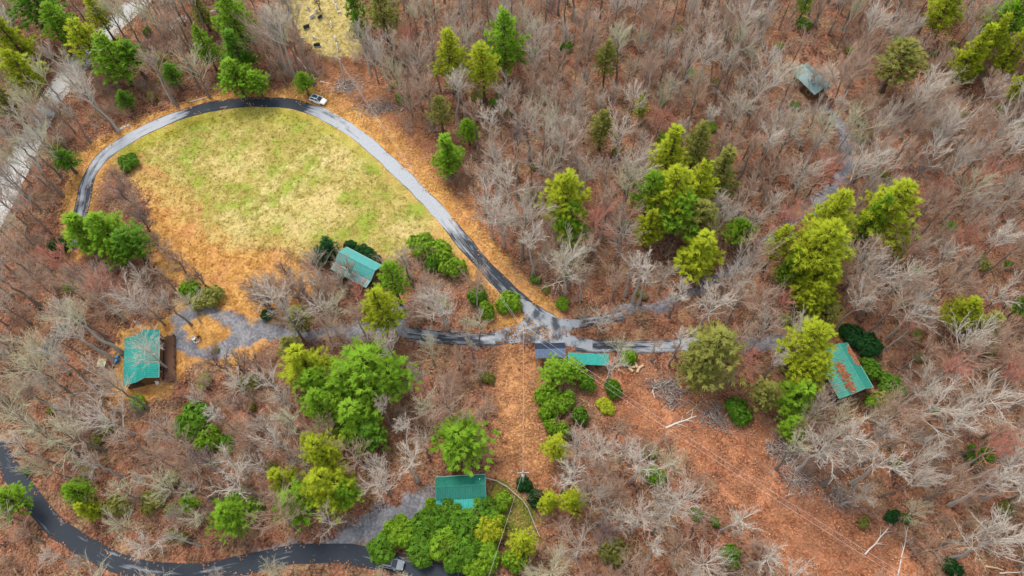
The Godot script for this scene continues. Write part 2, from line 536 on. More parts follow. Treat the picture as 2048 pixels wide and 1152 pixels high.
func make_materials() -> void:
	M.litter = grained(Color(0.13, 0.055, 0.035), Color(0.38, 0.16, 0.09), 0.12, 1.0, 0.03)
	M.bark = grained(Color(0.13, 0.11, 0.095), Color(0.30, 0.27, 0.24), 0.5)
	M.bark_pale = grained(Color(0.30, 0.285, 0.27), Color(0.52, 0.50, 0.47), 0.5)
	M.bark_pine = grained(Color(0.06, 0.045, 0.036), Color(0.15, 0.12, 0.1), 0.5)
	M.bare = []
	# whitish, ash grey, lichen green, pinkish brown, reddish, dark grey brown
	for c in [Color(0.62, 0.59, 0.55), Color(0.47, 0.43, 0.39), Color(0.52, 0.52, 0.39), Color(0.44, 0.33, 0.265), Color(0.52, 0.24, 0.19), Color(0.24, 0.195, 0.19)]:
		M.bare.append(mat(c, 0.95, true))
	M.leaf = mat(Color.WHITE, 1.0, true)
	M.bark_dark = grained(Color(0.07, 0.055, 0.05), Color(0.16, 0.13, 0.12), 0.5)
	M.brush = [mat(Color(0.33, 0.21, 0.16), 0.95, true), mat(Color(0.42, 0.31, 0.25), 0.95, true)]
	M.green = []
	# yellow green, bright green, mid green, dark green, olive
	for c in [Color(0.45, 0.52, 0.03), Color(0.25, 0.45, 0.03), Color(0.14, 0.31, 0.025), Color(0.026, 0.115, 0.028), Color(0.33, 0.34, 0.08)]:
		var m := mat(c, 0.75, true)
		m.backlight_enabled = true
		m.backlight = Color(0.75, 0.8, 0.45)
		M.green.append(m)
	M.white = mat(Color(0.78, 0.78, 0.77), 0.35)
	M.stone = grained(Color(0.30, 0.30, 0.29), Color(0.52, 0.51, 0.49), 1.2, 0.8)
	M.pale_stone = grained(Color(0.60, 0.59, 0.56), Color(0.76, 0.75, 0.72), 1.2, 0.8)
	M.dark_stone = mat(Color(0.045, 0.047, 0.05), 0.3)
	M.timber = grained(Color(0.065, 0.035, 0.025), Color(0.14, 0.075, 0.05), 0.9)
	M.log_wall = grained(Color(0.10, 0.055, 0.03), Color(0.19, 0.11, 0.06), 0.9)
	M.cut_wood = grained(Color(0.42, 0.30, 0.18), Color(0.6, 0.46, 0.3), 0.9)
	M.dead_wood = grained(Color(0.46, 0.42, 0.38), Color(0.7, 0.66, 0.62), 0.9)
	M.pole = grained(Color(0.36, 0.34, 0.31), Color(0.52, 0.5, 0.47), 0.7)
	M.glass = mat(Color(0.02, 0.03, 0.04), 0.08)
	M.glass.metallic_specular = 0.5
	M.rubber = mat(Color(0.015, 0.015, 0.016), 0.9)
	M.rim = mat(Color(0.35, 0.35, 0.36), 0.35)
	M.rim.metallic = 0.8
	M.trim = mat(Color(0.22, 0.36, 0.34), 0.5)
	M.wire = mat(Color(0.62, 0.62, 0.62), 0.5)
	M.concrete = grained(Color(0.34, 0.34, 0.34), Color(0.50, 0.50, 0.50), 0.25, 0.9, 0.02)

func asphalt(stops: Array, sd: int, length: float) -> StandardMaterial3D:
	# worn pale stretches and dark resealed stretches; stops are pairs of (place along, paleness)
	var w := 48
	var h := clampi(int(length * 5.0), 64, 2000)
	var patch := noise_bytes(0.035, sd, w, h, 4)
	var streak := FastNoiseLite.new()
	streak.seed = sd + 7
	streak.frequency = 1.0
	var grain := noise_bytes(0.35, sd + 2, w, h, 2)
	var im := Image.create(w, h, false, Image.FORMAT_RGB8)
	for y in h:
		var v := float(y) / h
		var pale := 0.0
		for k in range(0, stops.size() - 2, 2):
			if v >= stops[k] and v <= stops[k + 2]:
				pale = lerpf(stops[k + 1], stops[k + 3], (v - stops[k]) / (stops[k + 2] - stops[k]))
		for x in w:
			var nz := streak.get_noise_2d(x * 0.09, y * 0.010) * 0.34 + (patch[y * w + x] / 255.0 - 0.5) * 0.5
			var edge := maxf(0.0, absf(x / float(w - 1) - 0.5) * 2.0 - 0.86) * 3.0
			var a := clampf((pale - 0.5 + nz - edge) * 2.6 + 0.5, 0.0, 1.0)
			var gr := grain[y * w + x] / 255.0
			var c := Color(0.020, 0.028, 0.044).lerp(Color(0.35, 0.38, 0.43), a) * (0.75 + gr * 0.5)
			im.set_pixel(x, y, c.linear_to_srgb())
	var m := StandardMaterial3D.new()
	m.albedo_texture = ImageTexture.create_from_image(im)
	m.roughness = 0.7
	m.metallic_specular = 0.4
	return m

func smooth_line(a: Array) -> Array:
	var c := Curve3D.new()
	c.bake_interval = 1.2
	var l := []
	for p in pts(a): l.append(spot(p.x, p.y))
	for k in l.size():
		var t: Vector3 = (l[mini(k + 1, l.size() - 1)] - l[maxi(k - 1, 0)]) / 6.0
		c.add_point(l[k], -t, t)
	return Array(c.get_baked_points())

func ribbon(called: String, a: Array, width: float, m_or_stops, lift: float, sd: int) -> void:
	var l := smooth_line(a)
	var s := Shape.new()
	var length := 0.0
	for k in l.size() - 1: length += (l[k + 1] - l[k]).length()
	var run := 0.0
	var f := FastNoiseLite.new()
	f.seed = sd
	f.frequency = 0.12
	for k in l.size():
		if k: run += (l[k] - l[k - 1]).length()
		var d: Vector3 = (l[mini(k + 1, l.size() - 1)] - l[maxi(k - 1, 0)]).normalized()
		var side := d.cross(Vector3.UP)
		var wl := width * 0.5 + f.get_noise_1d(run) * 0.35
		var wr := width * 0.5 + f.get_noise_1d(run + 500.0) * 0.35
		var v := run / length
		var up := Vector3(0, lift, 0)
		s.vert(l[k] - side * (wl + 0.04) + Vector3(0, -0.1, 0), -side, Vector2(0, v))
		s.vert(l[k] - side * wl + up, Vector3.UP, Vector2(0, v))
		s.vert(l[k] + side * wr + up, Vector3.UP, Vector2(1, v))
		s.vert(l[k] + side * (wr + 0.04) + Vector3(0, -0.1, 0), side, Vector2(1, v))
	for k in l.size() - 1:
		for j in 3:
			var e := k * 4 + j
			s.i.append_array(PackedInt32Array([e, e + 4, e + 1, e + 1, e + 4, e + 5]))
	setting(called, s, asphalt(m_or_stops, sd, length) if m_or_stops is Array else m_or_stops, "structure")

func make_roads() -> void:
	ribbon("road", road_lines[0], 3.3, [0.0, 0.35, 0.06, 0.3, 0.10, 0.45, 0.17, 0.85, 0.27, 0.75, 0.31, 0.15, 0.47, 0.08, 0.50, 0.75, 0.56, 0.8, 0.60, 0.92, 0.78, 0.92, 0.81, 0.45, 0.88, 0.3, 0.94, 0.3, 1.0, 0.5], 0.05, 21)
	ribbon("road", road_lines[1], 3.4, [0.0, 0.1, 0.3, 0.12, 0.4, 0.25, 0.55, 0.15, 1.0, 0.05], 0.05, 22)
	ribbon("highway", road_lines[2], 6.4, M.concrete, 0.05, 23)
	ribbon("road", road_lines[3], 2.8, [0.0, 0.6, 0.3, 0.4, 0.6, 0.35, 1.0, 0.45], 0.046, 24)
	ribbon("road", road_lines[4], 2.8, [0.0, 0.5, 0.3, 0.3, 0.55, 0.5, 1.0, 0.8], 0.046, 25)
	ribbon("road", road_lines[5], 3.2, [0.0, 0.05, 1.0, 0.1], 0.044, 26)
	ribbon("road", road_lines[6], 2.3, [0.0, 0.4, 0.4, 0.35, 1.0, 0.5], 0.042, 27)
	ribbon("driveway", [330,60, 365,38, 410,28, 470,32], 2.8, M.concrete, 0.05, 28)
	# the paved fan where the roads meet
	var poly := pts([990,689, 990,664, 1015,654, 1040,650, 1049,630, 1038,596, 1060,604, 1082,624, 1112,636, 1165,640, 1165,652, 1142,660, 1140,670, 1185,680, 1185,700, 1120,690, 1050,684])
	var q := PackedVector2Array()
	for p in poly:
		var g := spot(p.x, p.y)
		q.append(Vector2(g.x, g.z))
	var s := Shape.new()
	var lo := q[0]
	var hi := q[0]
	for p in q: lo = lo.min(p); hi = hi.max(p)
	for p in q: s.vert(Vector3(p.x, 0.056, p.y), Vector3.UP, (p - lo) / (hi - lo))
	s.i = Geometry2D.triangulate_polygon(q)
	for k in range(0, s.i.size(), 3):
		if (q[s.i[k + 1]] - q[s.i[k]]).cross(q[s.i[k + 2]] - q[s.i[k]]) < 0.0:
			var t := s.i[k + 1]
			s.i[k + 1] = s.i[k + 2]
			s.i[k + 2] = t
	var W := 256
	var H := 128
	var n1 := noise_bytes(0.022, 40, W, H, 4)
	var n2 := noise_bytes(0.4, 41, W, H, 2)
	var im := Image.create(W, H, false, Image.FORMAT_RGB8)
	for y in H:
		for x in W:
			var a := clampf((n1[y * W + x] / 255.0 - 0.49) * 3.2 + 0.5, 0.0, 1.0)
			im.set_pixel(x, y, (Color(0.035, 0.044, 0.064).lerp(Color(0.27, 0.30, 0.345), a) * (0.75 + n2[y * W + x] / 510.0)).linear_to_srgb())
	var m := StandardMaterial3D.new()
	m.albedo_texture = ImageTexture.create_from_image(im)
	m.roughness = 0.7
	setting("road_junction", s, m)

# ------------------------------------------------------------------ buildings
func ribbed(s: Shape, a: Vector3, b: Vector3, c: Vector3, d: Vector3, pitch := 0.45) -> void:
	# a metal roof slope: a..b along the ridge, d..c along the eave, standing ribs run down the slope, 6 cm thick
	var along := (b - a)
	var nn := along.cross(d - a).normalized()
	if nn.y < 0.0: nn = -nn
	var m := maxi(2, int(along.length() / pitch))
	for k in m:
		var t0 := float(k) / m
		var t1 := (k + 0.80) / m
		var t2 := (k + 0.86) / m
		var t3 := (k + 0.94) / m
		var t4 := float(k + 1) / m
		var prof := [[t0, 0.0], [t1, 0.0], [t2, 0.05], [t3, 0.05], [t4, 0.0]]
		for j in 4:
			var p: Array = prof[j]
			var q: Array = prof[j + 1]
			var pa: Vector3 = a.lerp(b, p[0]) + nn * p[1]
			var pb: Vector3 = a.lerp(b, q[0]) + nn * q[1]
			var pc: Vector3 = d.lerp(c, q[0]) + nn * q[1]
			var pd: Vector3 = d.lerp(c, p[0]) + nn * p[1]
			s.quad(pa, pb, pc, pd, nn)
	var th := nn * -0.07
	s.quad(a + th, b + th, c + th, d + th, -nn)
	s.quad(d, c, c + th, d + th, (d - a).normalized())
	s.quad(a, d, d + th, a + th, -along.normalized())
	s.quad(b, c, c + th, b + th, along.normalized())
	s.quad(a, b, b + th, a + th, (a - d).normalized())

# ridge end points in the photograph, reach of the two slopes and of an optional lean-to beyond the second one (metres)
func cabin(called: String, label: String, ra: Array, rb: Array, w_far: float, w_near: float, w_porch: float, eave: float, ridge: float, roof_m: Material, porch_m: Material, porch_span := [0.0, 1.0], porch_open := true) -> Node3D:
	var a := spot(ra[0], ra[1], ridge)
	var b := spot(rb[0], rb[1], ridge)
	var c := (a + b) * 0.5
	var L := Vector2(b.x - a.x, b.z - a.z).length()
	var h := thing(called, Vector3(c.x, 0.0, c.z), atan2(-(b.z - a.z), b.x - a.x), label, "cabin", "metal-roofed cabins in the woods")
	# local x runs along the ridge, local +z is the near slope
	var x := L * 0.5
	var over := 0.35
	var s := Shape.new()
	var wl := x - over
	var zf := -w_far + over
	var zn := w_near - over
	var drop_f := (ridge - eave) * (1.0 - over / w_far)
	var ef := ridge - drop_f - 0.1
	var en := ridge - (ridge - eave) * (1.0 - over / w_near) - 0.1
	var top := ridge - 0.12
	for sg in [-1.0, 1.0]:
		var o := Vector3(sg, 0, 0)
		s.quad(Vector3(wl * sg, -0.2, zf), Vector3(wl * sg, -0.2, zn), Vector3(wl * sg, en, zn), Vector3(wl * sg, ef, zf), o)
		s.tri(Vector3(wl * sg, ef, zf), Vector3(wl * sg, en, zn), Vector3(wl * sg, top, 0), o)
	s.quad(Vector3(-wl, -0.2, zn), Vector3(wl, -0.2, zn), Vector3(wl, en, zn), Vector3(-wl, en, zn), Vector3(0, 0, 1))
	s.quad(Vector3(-wl, -0.2, zf), Vector3(wl, -0.2, zf), Vector3(wl, ef, zf), Vector3(-wl, ef, zf), Vector3(0, 0, -1))
	var wall := part("wall", s, M.log_wall, h)
	# openings: framed panes on the long walls and a door
	for sg in [-1.0, 1.0]:
		for k in [-0.55, 0.55]:
			var z: float = (zn if sg > 0.0 else zf) + sg * 0.03
			s = Shape.new()
			s.box(Vector3(k * wl, 1.65, z), Vector3(1.3, 1.3, 0.08))
			var w := part("window", s, M.cut_wood, h)
			s = Shape.new()
			s.box(Vector3(k * wl, 1.65, z + sg * 0.03), Vector3(1.06, 1.06, 0.06))
			part("pane", s, M.glass, w)
	s = Shape.new()
	s.box(Vector3(0.1, 1.05, zn + 0.03), Vector3(1.0, 2.1, 0.1))
	var door := part("door", s, M.timber, h)
	s = Shape.new()
	s.box(Vector3(0.45, 1.0, zn + 0.1), Vector3(0.05, 0.16, 0.06))
	part("handle", s, M.rim, door)
	var roof_s := Shape.new()
	ribbed(roof_s, Vector3(-x, ridge, 0), Vector3(x, ridge, 0), Vector3(x, eave, w_near), Vector3(-x, eave, w_near))
	var roof := part("roof", roof_s, roof_m, h)
	roof_s = Shape.new()
	ribbed(roof_s, Vector3(x, ridge, 0), Vector3(-x, ridge, 0), Vector3(-x, eave, -w_far), Vector3(x, eave, -w_far))
	part("roof", roof_s, roof_m, h)
	var cap := Shape.new()
	for sg in [-1.0, 1.0]:
		var w: float = w_near if sg > 0.0 else w_far
		var dr: float = (ridge - eave) / w * 0.22
		cap.quad(Vector3(-x - 0.03, ridge + 0.09, 0), Vector3(x + 0.03, ridge + 0.09, 0), Vector3(x + 0.03, ridge + 0.09 - dr, 0.22 * sg), Vector3(-x - 0.03, ridge + 0.09 - dr, 0.22 * sg), Vector3(0, 1, sg * 0.3).normalized())
	part("ridge_cap", cap, roof_m, roof)
	for sg in [-1.0, 1.0]:
		for e in [[w_near, 1.0], [w_far, -1.0]]:
			s = Shape.new()
			s.bar(Vector3((x + 0.03) * sg, ridge - 0.03, 0), Vector3((x + 0.03) * sg, eave - 0.03, e[0] * e[1]), 0.05, 0.2)
			part("rake_trim", s, M.trim, h)
		var we: float = w_near if sg > 0.0 else w_far
		if sg < 0.0 or w_porch <= 0.0:
			s = Shape.new()
			s.bar(Vector3(-x, eave - 0.05, (we + 0.06) * sg), Vector3(x, eave - 0.05, (we + 0.06) * sg), 0.12, 0.1)
			part("gutter", s, M.trim, h)
	if w_porch > 0.0:
		var p0 := lerpf(-x, x, porch_span[0])
		var p1 := lerpf(-x, x, porch_span[1])
		var pe := eave - 0.10 - w_porch * 0.16
		s = Shape.new()
		ribbed(s, Vector3(p0, eave - 0.12, w_near - 0.3), Vector3(p1, eave - 0.12, w_near - 0.3), Vector3(p1, pe, w_near + w_porch), Vector3(p0, pe, w_near + w_porch))
		part("porch_roof", s, porch_m, h)
		s = Shape.new()
		s.box(Vector3((p0 + p1) * 0.5, 0.30, w_near - over + (w_porch + over) * 0.5 + 0.02), Vector3(p1 - p0 - 0.3, 0.14, w_porch + over - 0.1))
		part("porch_floor", s, M.timber, h)
		var np := 4
		for k in np:
			s = Shape.new()
			var px := lerpf(p0 + 0.3, p1 - 0.3, k / float(np - 1))
			s.box(Vector3(px, (pe + 0.1) * 0.5 - 0.2, w_near + w_porch - 0.25), Vector3(0.15, pe + 0.3, 0.15))
			part("porch_post", s, M.timber, h)
		s = Shape.new()
		s.box(Vector3((p0 + p1) * 0.5, 1.15, w_near + w_porch - 0.25), Vector3(p1 - p0 - 0.6, 0.08, 0.08))
		part("railing", s, M.timber, h)
	return h

func metal(c: Color) -> StandardMaterial3D:
	var m := grained(c * 0.86, c * 1.10, 0.16, 0.45, 0.015, 8)
	m.metallic_specular = 0.5
	return m

func make_buildings() -> void:
	var teal := metal(Color(0.012, 0.30, 0.265))
	var pale_teal := metal(Color(0.085, 0.37, 0.36))
	var dull_teal := metal(Color(0.035, 0.27, 0.22))
	var grey_teal := metal(Color(0.09, 0.24, 0.25))
	var slate := metal(Color(0.13, 0.24, 0.27))
	var deep_teal := metal(Color(0.010, 0.17, 0.125))
	# cabin beside the gravel loop: ridge runs away from the viewer, lean-to on its far-west side
	var h := cabin("cabin", "teal-roofed cabin with brown deck beside the gravel loop drive", [291, 659], [289, 755], 2.2, 2.1, 2.9, 3.1, 4.3, teal, teal)
	var s := Shape.new()
	s.box(Vector3(0.3, 0.5, -3.2), Vector3(10.4, 0.16, 2.2))
	var deck := part("deck", s, M.timber, h)
	for k in 5:
		s = Shape.new()
		s.box(Vector3(-4.6 + k * 2.45, 0.6, -4.2), Vector3(0.12, 1.6, 0.12))
		part("post", s, M.timber, deck)
	s = Shape.new()
	s.box(Vector3(0.3, 1.35, -4.2), Vector3(10.3, 0.07, 0.14))
	part("rail", s, M.timber, deck)
	# cabin on the edge of the meadow
	cabin("cabin", "pale teal-roofed cabin at the meadow edge behind clipped dark hedges", [678, 503], [750, 541], 2.2, 1.9, 1.9, 3.2, 4.5, pale_teal, grey_teal)
	# cabin with drifts of leaves on its roof
	h = cabin("cabin", "green-teal cabin roof with rusty leaf drifts among dark round shrubs", [1678, 687], [1730, 777], 2.5, 2.3, 2.4, 3.2, 4.7, dull_teal, dull_teal, [0.2, 1.0])
	# cabin behind the big rhododendrons
	h = cabin("cabin", "deep green metal-roofed cabin at head of triangular gravel apron", [870, 974], [970.6, 968], 2.0, 2.1, 2.2, 3.1, 4.2, deep_teal, teal)
	s = Shape.new()
	s.tube(Vector3(3.6, 4.0, -0.9), Vector3(3.6, 4.65, -0.9), 0.07, 0.07, 8, true)
	part("vent_pipe", s, M.white, h)
	# cabin deep in the woods
	cabin("cabin", "small dull blue-teal cabin roof under bare branches deep in the woods", [1604, 129], [1650, 174], 2.6, 2.6, 0.0, 3.0, 4.2, slate, slate)
	carport()
	lean_shed(teal)

func carport() -> void:
	var navy := metal(Color(0.014, 0.028, 0.060))
	var blue := metal(Color(0.10, 0.15, 0.25))
	var y := 3.3
	var a := spot(1070, 697, y)
	var b := spot(1131, 698, y)
	var o := thing("carport", Vector3((a.x + b.x) * 0.5, 0, (a.z + b.z) * 0.5), 0.0, "navy blue ribbed metal carport beside the paved junction", "carport")
	var x := (b - a).length() * 0.5
	var s := Shape.new()
	ribbed(s, Vector3(-x, y, 0), Vector3(x, y, 0), Vector3(x, y - 0.6, 1.7), Vector3(-x, y - 0.6, 1.7), 0.3)
	var roof := part("roof", s, blue, o)
	roof.set_meta("label", "lighter blue ribbed slope")
	s = Shape.new()
	ribbed(s, Vector3(x, y, 0), Vector3(-x, y, 0), Vector3(-x, y - 0.6, -1.5), Vector3(x, y - 0.6, -1.5), 0.3)
	part("roof", s, navy, o)
	for sx in [-1.0, 1.0]:
		for sz in [-1.35, 1.55]:
			s = Shape.new()
			s.box(Vector3(sx * (x - 0.2), 1.3, sz), Vector3(0.12, 2.7, 0.12))
			part("post", s, M.rim, o)

func lean_shed(m: Material) -> void:
	var y := 3.0
	var a := spot(1136, 708, y)
	var b := spot(1217, 712, y)
	var c := spot(1217, 735, y - 0.5)
	var w := c.z - b.z
	var o := thing("open_shed", Vector3((a.x + b.x) * 0.5, 0, a.z + w * 0.5), atan2(-(b.z - a.z), b.x - a.x), "open shed with ribbed teal roof half hidden by a bushy green tree", "shed")
	var x := (b - a).length() * 0.5
	var s := Shape.new()
	ribbed(s, Vector3(-x, y, -w * 0.5), Vector3(x, y, -w * 0.5), Vector3(x, y - 0.5, w * 0.5), Vector3(-x, y - 0.5, w * 0.5), 0.35)
	part("roof", s, m, o)
	s = Shape.new()
	s.box(Vector3(0, 1.25, -w * 0.5 + 0.3), Vector3(x * 2.0 - 0.4, 2.9, 0.12))
	part("back_wall", s, M.timber, o)
	for k in 5:
		s = Shape.new()
		s.box(Vector3(lerpf(-x + 0.2, x - 0.2, k / 4.0), 1.1, w * 0.5 - 0.2), Vector3(0.14, 2.5, 0.14))
		part("post", s, M.timber, o)
	for k in 3:
		s = Shape.new()
		s.box(Vector3(lerpf(-x + 0.3, x - 0.3, k / 2.0), y - 0.35, 0), Vector3(0.1, 0.12, w - 0.4), Basis(Vector3.RIGHT, 0.5 / w))
		part("beam", s, M.timber, o)

# ------------------------------------------------------------------ vehicles, poles, stones, logs
func car_ring(x: float, w: float, y0: float, y1: float, r := 0.16) -> Array:
	return [Vector3(x, y0, -w), Vector3(x, y0, w), Vector3(x, lerpf(y0, y1, 0.55), w + 0.03), Vector3(x, y1 - r * 0.4, w - 0.02), Vector3(x, y1, w - r), Vector3(x, y1, -w + r), Vector3(x, y1 - r * 0.4, -w + 0.02), Vector3(x, lerpf(y0, y1, 0.55), -w - 0.03)]

func car(at: Vector3, turn: float, paint: Material, roof_m: Material, label: String) -> void:
	# front points along local +x
	var o := thing("parked_car", at, turn, label, "car", "cars on the estate roads")
	var s := Shape.new()
	s.loft([car_ring(-2.22, 0.62, 0.48, 0.80), car_ring(-2.10, 0.84, 0.34, 0.98), car_ring(-1.6, 0.91, 0.28, 1.02), car_ring(-0.4, 0.92, 0.26, 1.0), car_ring(0.75, 0.91, 0.27, 0.98), car_ring(1.35, 0.88, 0.28, 0.92), car_ring(1.9, 0.82, 0.32, 0.82), car_ring(2.16, 0.66, 0.40, 0.70)])
	part("body", s, paint, o)
	# greenhouse: glass all round under a painted roof
	s = Shape.new()
	var g0 := [[-1.95, 0.74, 1.0], [-1.45, 0.66, 1.53], [0.10, 0.66, 1.56], [0.95, 0.78, 0.98]]
	s.quad(Vector3(0.12, 1.53, -0.60), Vector3(0.12, 1.53, 0.60), Vector3(0.98, 0.985, 0.74), Vector3(0.98, 0.985, -0.74), Vector3(0.5, 0.8, 0))
	part("windscreen", s, M.glass, o)
	s = Shape.new()
	s.quad(Vector3(-1.47, 1.5, -0.58), Vector3(-1.47, 1.5, 0.58), Vector3(-2.0, 1.0, 0.68), Vector3(-2.0, 1.0, -0.68), Vector3(-0.7, 0.6, 0))
	part("rear_window", s, M.glass, o)
	for sg in [-1.0, 1.0]:
		s = Shape.new()
		s.quad(Vector3(-1.88, 1.0, 0.80 * sg), Vector3(0.90, 0.985, 0.80 * sg), Vector3(0.12, 1.50, 0.64 * sg), Vector3(-1.45, 1.48, 0.64 * sg), Vector3(0, 0.3, sg))
		part("side_window", s, M.glass, o)
	s = Shape.new()
	s.loft([[Vector3(-1.56, 1.49, -0.64), Vector3(-1.56, 1.49, 0.64), Vector3(-1.5, 1.55, 0.56), Vector3(-1.5, 1.55, -0.56)], [Vector3(-0.6, 1.53, -0.67), Vector3(-0.6, 1.53, 0.67), Vector3(-0.6, 1.62, 0.56), Vector3(-0.6, 1.62, -0.56)], [Vector3(0.16, 1.51, -0.66), Vector3(0.16, 1.51, 0.66), Vector3(0.12, 1.58, 0.55), Vector3(0.12, 1.58, -0.55)]])
	var roof := part("roof", s, paint, o)
	s = Shape.new()
	s.quad(Vector3(-1.42, 1.573, -0.46), Vector3(-0.6, 1.634, -0.46), Vector3(-0.6, 1.634, 0.46), Vector3(-1.42, 1.573, 0.46), Vector3.UP)
	s.quad(Vector3(-0.6, 1.634, -0.46), Vector3(0.06, 1.60, -0.46), Vector3(0.06, 1.60, 0.46), Vector3(-0.6, 1.634, 0.46), Vector3.UP)
	part("glass_panel", s, roof_m, roof)
	for sg in [-1.0, 1.0]:
		s = Shape.new()
		s.bar(Vector3(0.92, 1.0, 0.78 * sg), Vector3(0.12, 1.53, 0.64 * sg), 0.08, 0.06)
		part("pillar", s, paint, o)
		s = Shape.new()
		s.bar(Vector3(-0.55, 1.0, 0.81 * sg), Vector3(-0.6, 1.53, 0.65 * sg), 0.05, 0.1)
		part("pillar", s, paint, o)
		s = Shape.new()
		s.bar(Vector3(-1.95, 1.0, 0.74 * sg), Vector3(-1.5, 1.52, 0.62 * sg), 0.1, 0.12)
		part("pillar", s, paint, o)
		s = Shape.new()
		s.box(Vector3(0.72, 1.05, 0.99 * sg), Vector3(0.12, 0.14, 0.2))
		part("mirror", s, paint, o)
		s = Shape.new()
		s.box(Vector3(2.02, 0.68, 0.60 * sg), Vector3(0.2, 0.12, 0.32), Basis(Vector3.UP, -0.35 * sg))
		part("headlight", s, M.rim, o)
		s = Shape.new()
		s.box(Vector3(-2.14, 0.86, 0.60 * sg), Vector3(0.14, 0.12, 0.32), Basis(Vector3.UP, 0.3 * sg))
		part("tail_light", s, mat(Color(0.25, 0.01, 0.01), 0.3), o)
		for x in [-1.36, 1.36]:
			var w := Node3D.new()
			w.name = "wheel"
			o.add_child(w, true)
			s = Shape.new()
			s.tube(Vector3(x, 0.33, 0.72 * sg), Vector3(x, 0.33, 0.94 * sg), 0.33, 0.33, 18, true)
			part("tyre", s, M.rubber, w)
			s = Shape.new()
			s.tube(Vector3(x, 0.33, 0.90 * sg), Vector3(x, 0.33, 0.95 * sg), 0.21, 0.2, 12, true)
			part("rim", s, M.rim, w)

func pole(top_px: float, top_py: float, tall: float, turn: float, label: String, transformer := false) -> Vector3:
	var t := spot(top_px, top_py, tall)
	var o := thing("utility_pole", Vector3(t.x, ground_y(t.x, t.z) - 0.3, t.z), turn, label, "utility pole", "wooden utility poles along the power line")
	var s := Shape.new()
	s.tube(Vector3.ZERO, Vector3(0, tall + 0.5, 0), 0.19, 0.13, 10, true)
	part("post", s, M.pole, o)
	s = Shape.new()
	s.box(Vector3(0, tall + 0.05, 0.16), Vector3(2.0, 0.12, 0.1))
	var arm := part("crossarm", s, M.pole, o)
	for x in [-0.9, -0.35, 0.9]:
		s = Shape.new()
		s.tube(Vector3(x, tall + 0.1, 0.16), Vector3(x, tall + 0.32, 0.16), 0.07, 0.05, 8, true)
		part("insulator", s, M.white, arm)
	if transformer:
		s = Shape.new()
		s.tube(Vector3(0, tall - 1.7, 0.42), Vector3(0, tall - 0.7, 0.42), 0.28, 0.28, 12, true)
		var can := part("transformer", s, M.stone, o)
		s = Shape.new()
		s.tube(Vector3(0.1, tall - 0.7, 0.42), Vector3(0.1, tall - 0.45, 0.42), 0.05, 0.04, 6, true)
		part("bushing", s, M.white, can)
	return Vector3(t.x, tall + 0.02, t.z)

func wire(a: Vector3, b: Vector3, sag: float, label: String) -> void:
	var s := Shape.new()
	var p := []
	var r := []
	for k in 25:
		var t := k / 24.0
		p.append(a.lerp(b, t) - Vector3(0, sag * 4.0 * t * (1.0 - t), 0) - a)
		r.append(0.015)
	s.path(p, r, 5)
	single("power_line", s, M.wire, a, label, "power line", "overhead wires between utility poles")

func gravestone(px: float, py: float, w: float, tall: float, m: Material, turn: float, label: String) -> void:
	var p := on_ground(px, py)
	var o := thing("gravestone", Vector3(p.x, p.y - 0.03, p.z), turn, label, "gravestone", "headstones in the small graveyard")
	var s := Shape.new()
	var d := 0.24
	var ring := func(z: float) -> Array:
		var a := [Vector3(-w * 0.5, 0.15, z), Vector3(w * 0.5, 0.15, z)]
		for k in 7:
			var t := PI * k / 6.0
			a.append(Vector3(cos(t) * w * 0.5, 0.15 + tall * (0.75 + 0.25 * sin(t)), z))
		return a
	s.loft([ring.call(-d * 0.5), ring.call(d * 0.5)])
	part("headstone", s, m, o)
	s = Shape.new()
	s.box(Vector3(0, 0.09, 0.03), Vector3(w + 0.3, 0.18, 0.55))
	part("plinth", s, M.stone, o)

func fallen_log(px0: float, py0: float, px1: float, py1: float, r: float, m: Material, label: String, twigs := 4) -> void:
	var a := on_ground(px0, py0) + Vector3(0, r * 0.8, 0)
	var b := on_ground(px1, py1) + Vector3(0, r * 0.5, 0)
	var o := thing("fallen_log", a, 0.0, label, "log", "felled trunks lying on the leaf litter")
	var s := Shape.new()
	var p := []
	var rr := []
	for k in 7:
		var t := k / 6.0
		p.append((b - a) * t + Vector3(rng.randf_range(-1, 1), 0, rng.randf_range(-1, 1)) * 0.12 * sin(t * PI))
		rr.append(lerpf(r, r * 0.45, t))
	s.path(p, rr, 8)
	var tr := part("trunk", s, m, o)
	for k in twigs:
		s = Shape.new()
		var q: Vector3 = p[2 + k % 4]
		var side := (b - a).normalized().rotated(Vector3.UP, rng.randf_range(0.5, 1.0) * (1.0 if k % 2 else -1.0))
		var l := rng.randf_range(1.2, 2.6)
		s.path([q, q + side * l * 0.5 + Vector3(0, 0.25, 0), q + side * l + Vector3(0, 0.1, 0)], [r * 0.4, r * 0.28, r * 0.1], 5)
		part("limb", s, m, o)

func brush_pile(px: float, py: float, rx: float, rz: float, count: int, label: String) -> void:
	var c := on_ground(px, py)
	var s := Shape.new()
	for k in count:
		var q := Vector3(rng.randfn(0, 0.42) * rx, 0, rng.randfn(0, 0.42) * rz)
		var y := maxf(0.05, 0.9 - Vector2(q.x / rx, q.z / rz).length() * 0.7) * rng.randf()
		var d := Vector3(rng.randf_range(-1, 1), rng.randf_range(-0.18, 0.22), rng.randf_range(-1, 1)).normalized()
		var l := rng.randf_range(1.2, 3.6)
		s.col = Color(0.46, 0.42, 0.40) * rng.randf_range(0.5, 1.3)
		var f := q + Vector3(0, y, 0)
		s.spike(f - d * l * 0.5, f + d * l * 0.5, rng.randf_range(0.04, 0.09))
	var o := thing("brush_pile", c, 0.0, label, "brush pile", "heaps of cut branches at the clearing edge")
	part("branches", s, M.plain, o).set_meta("kind", "stuff")

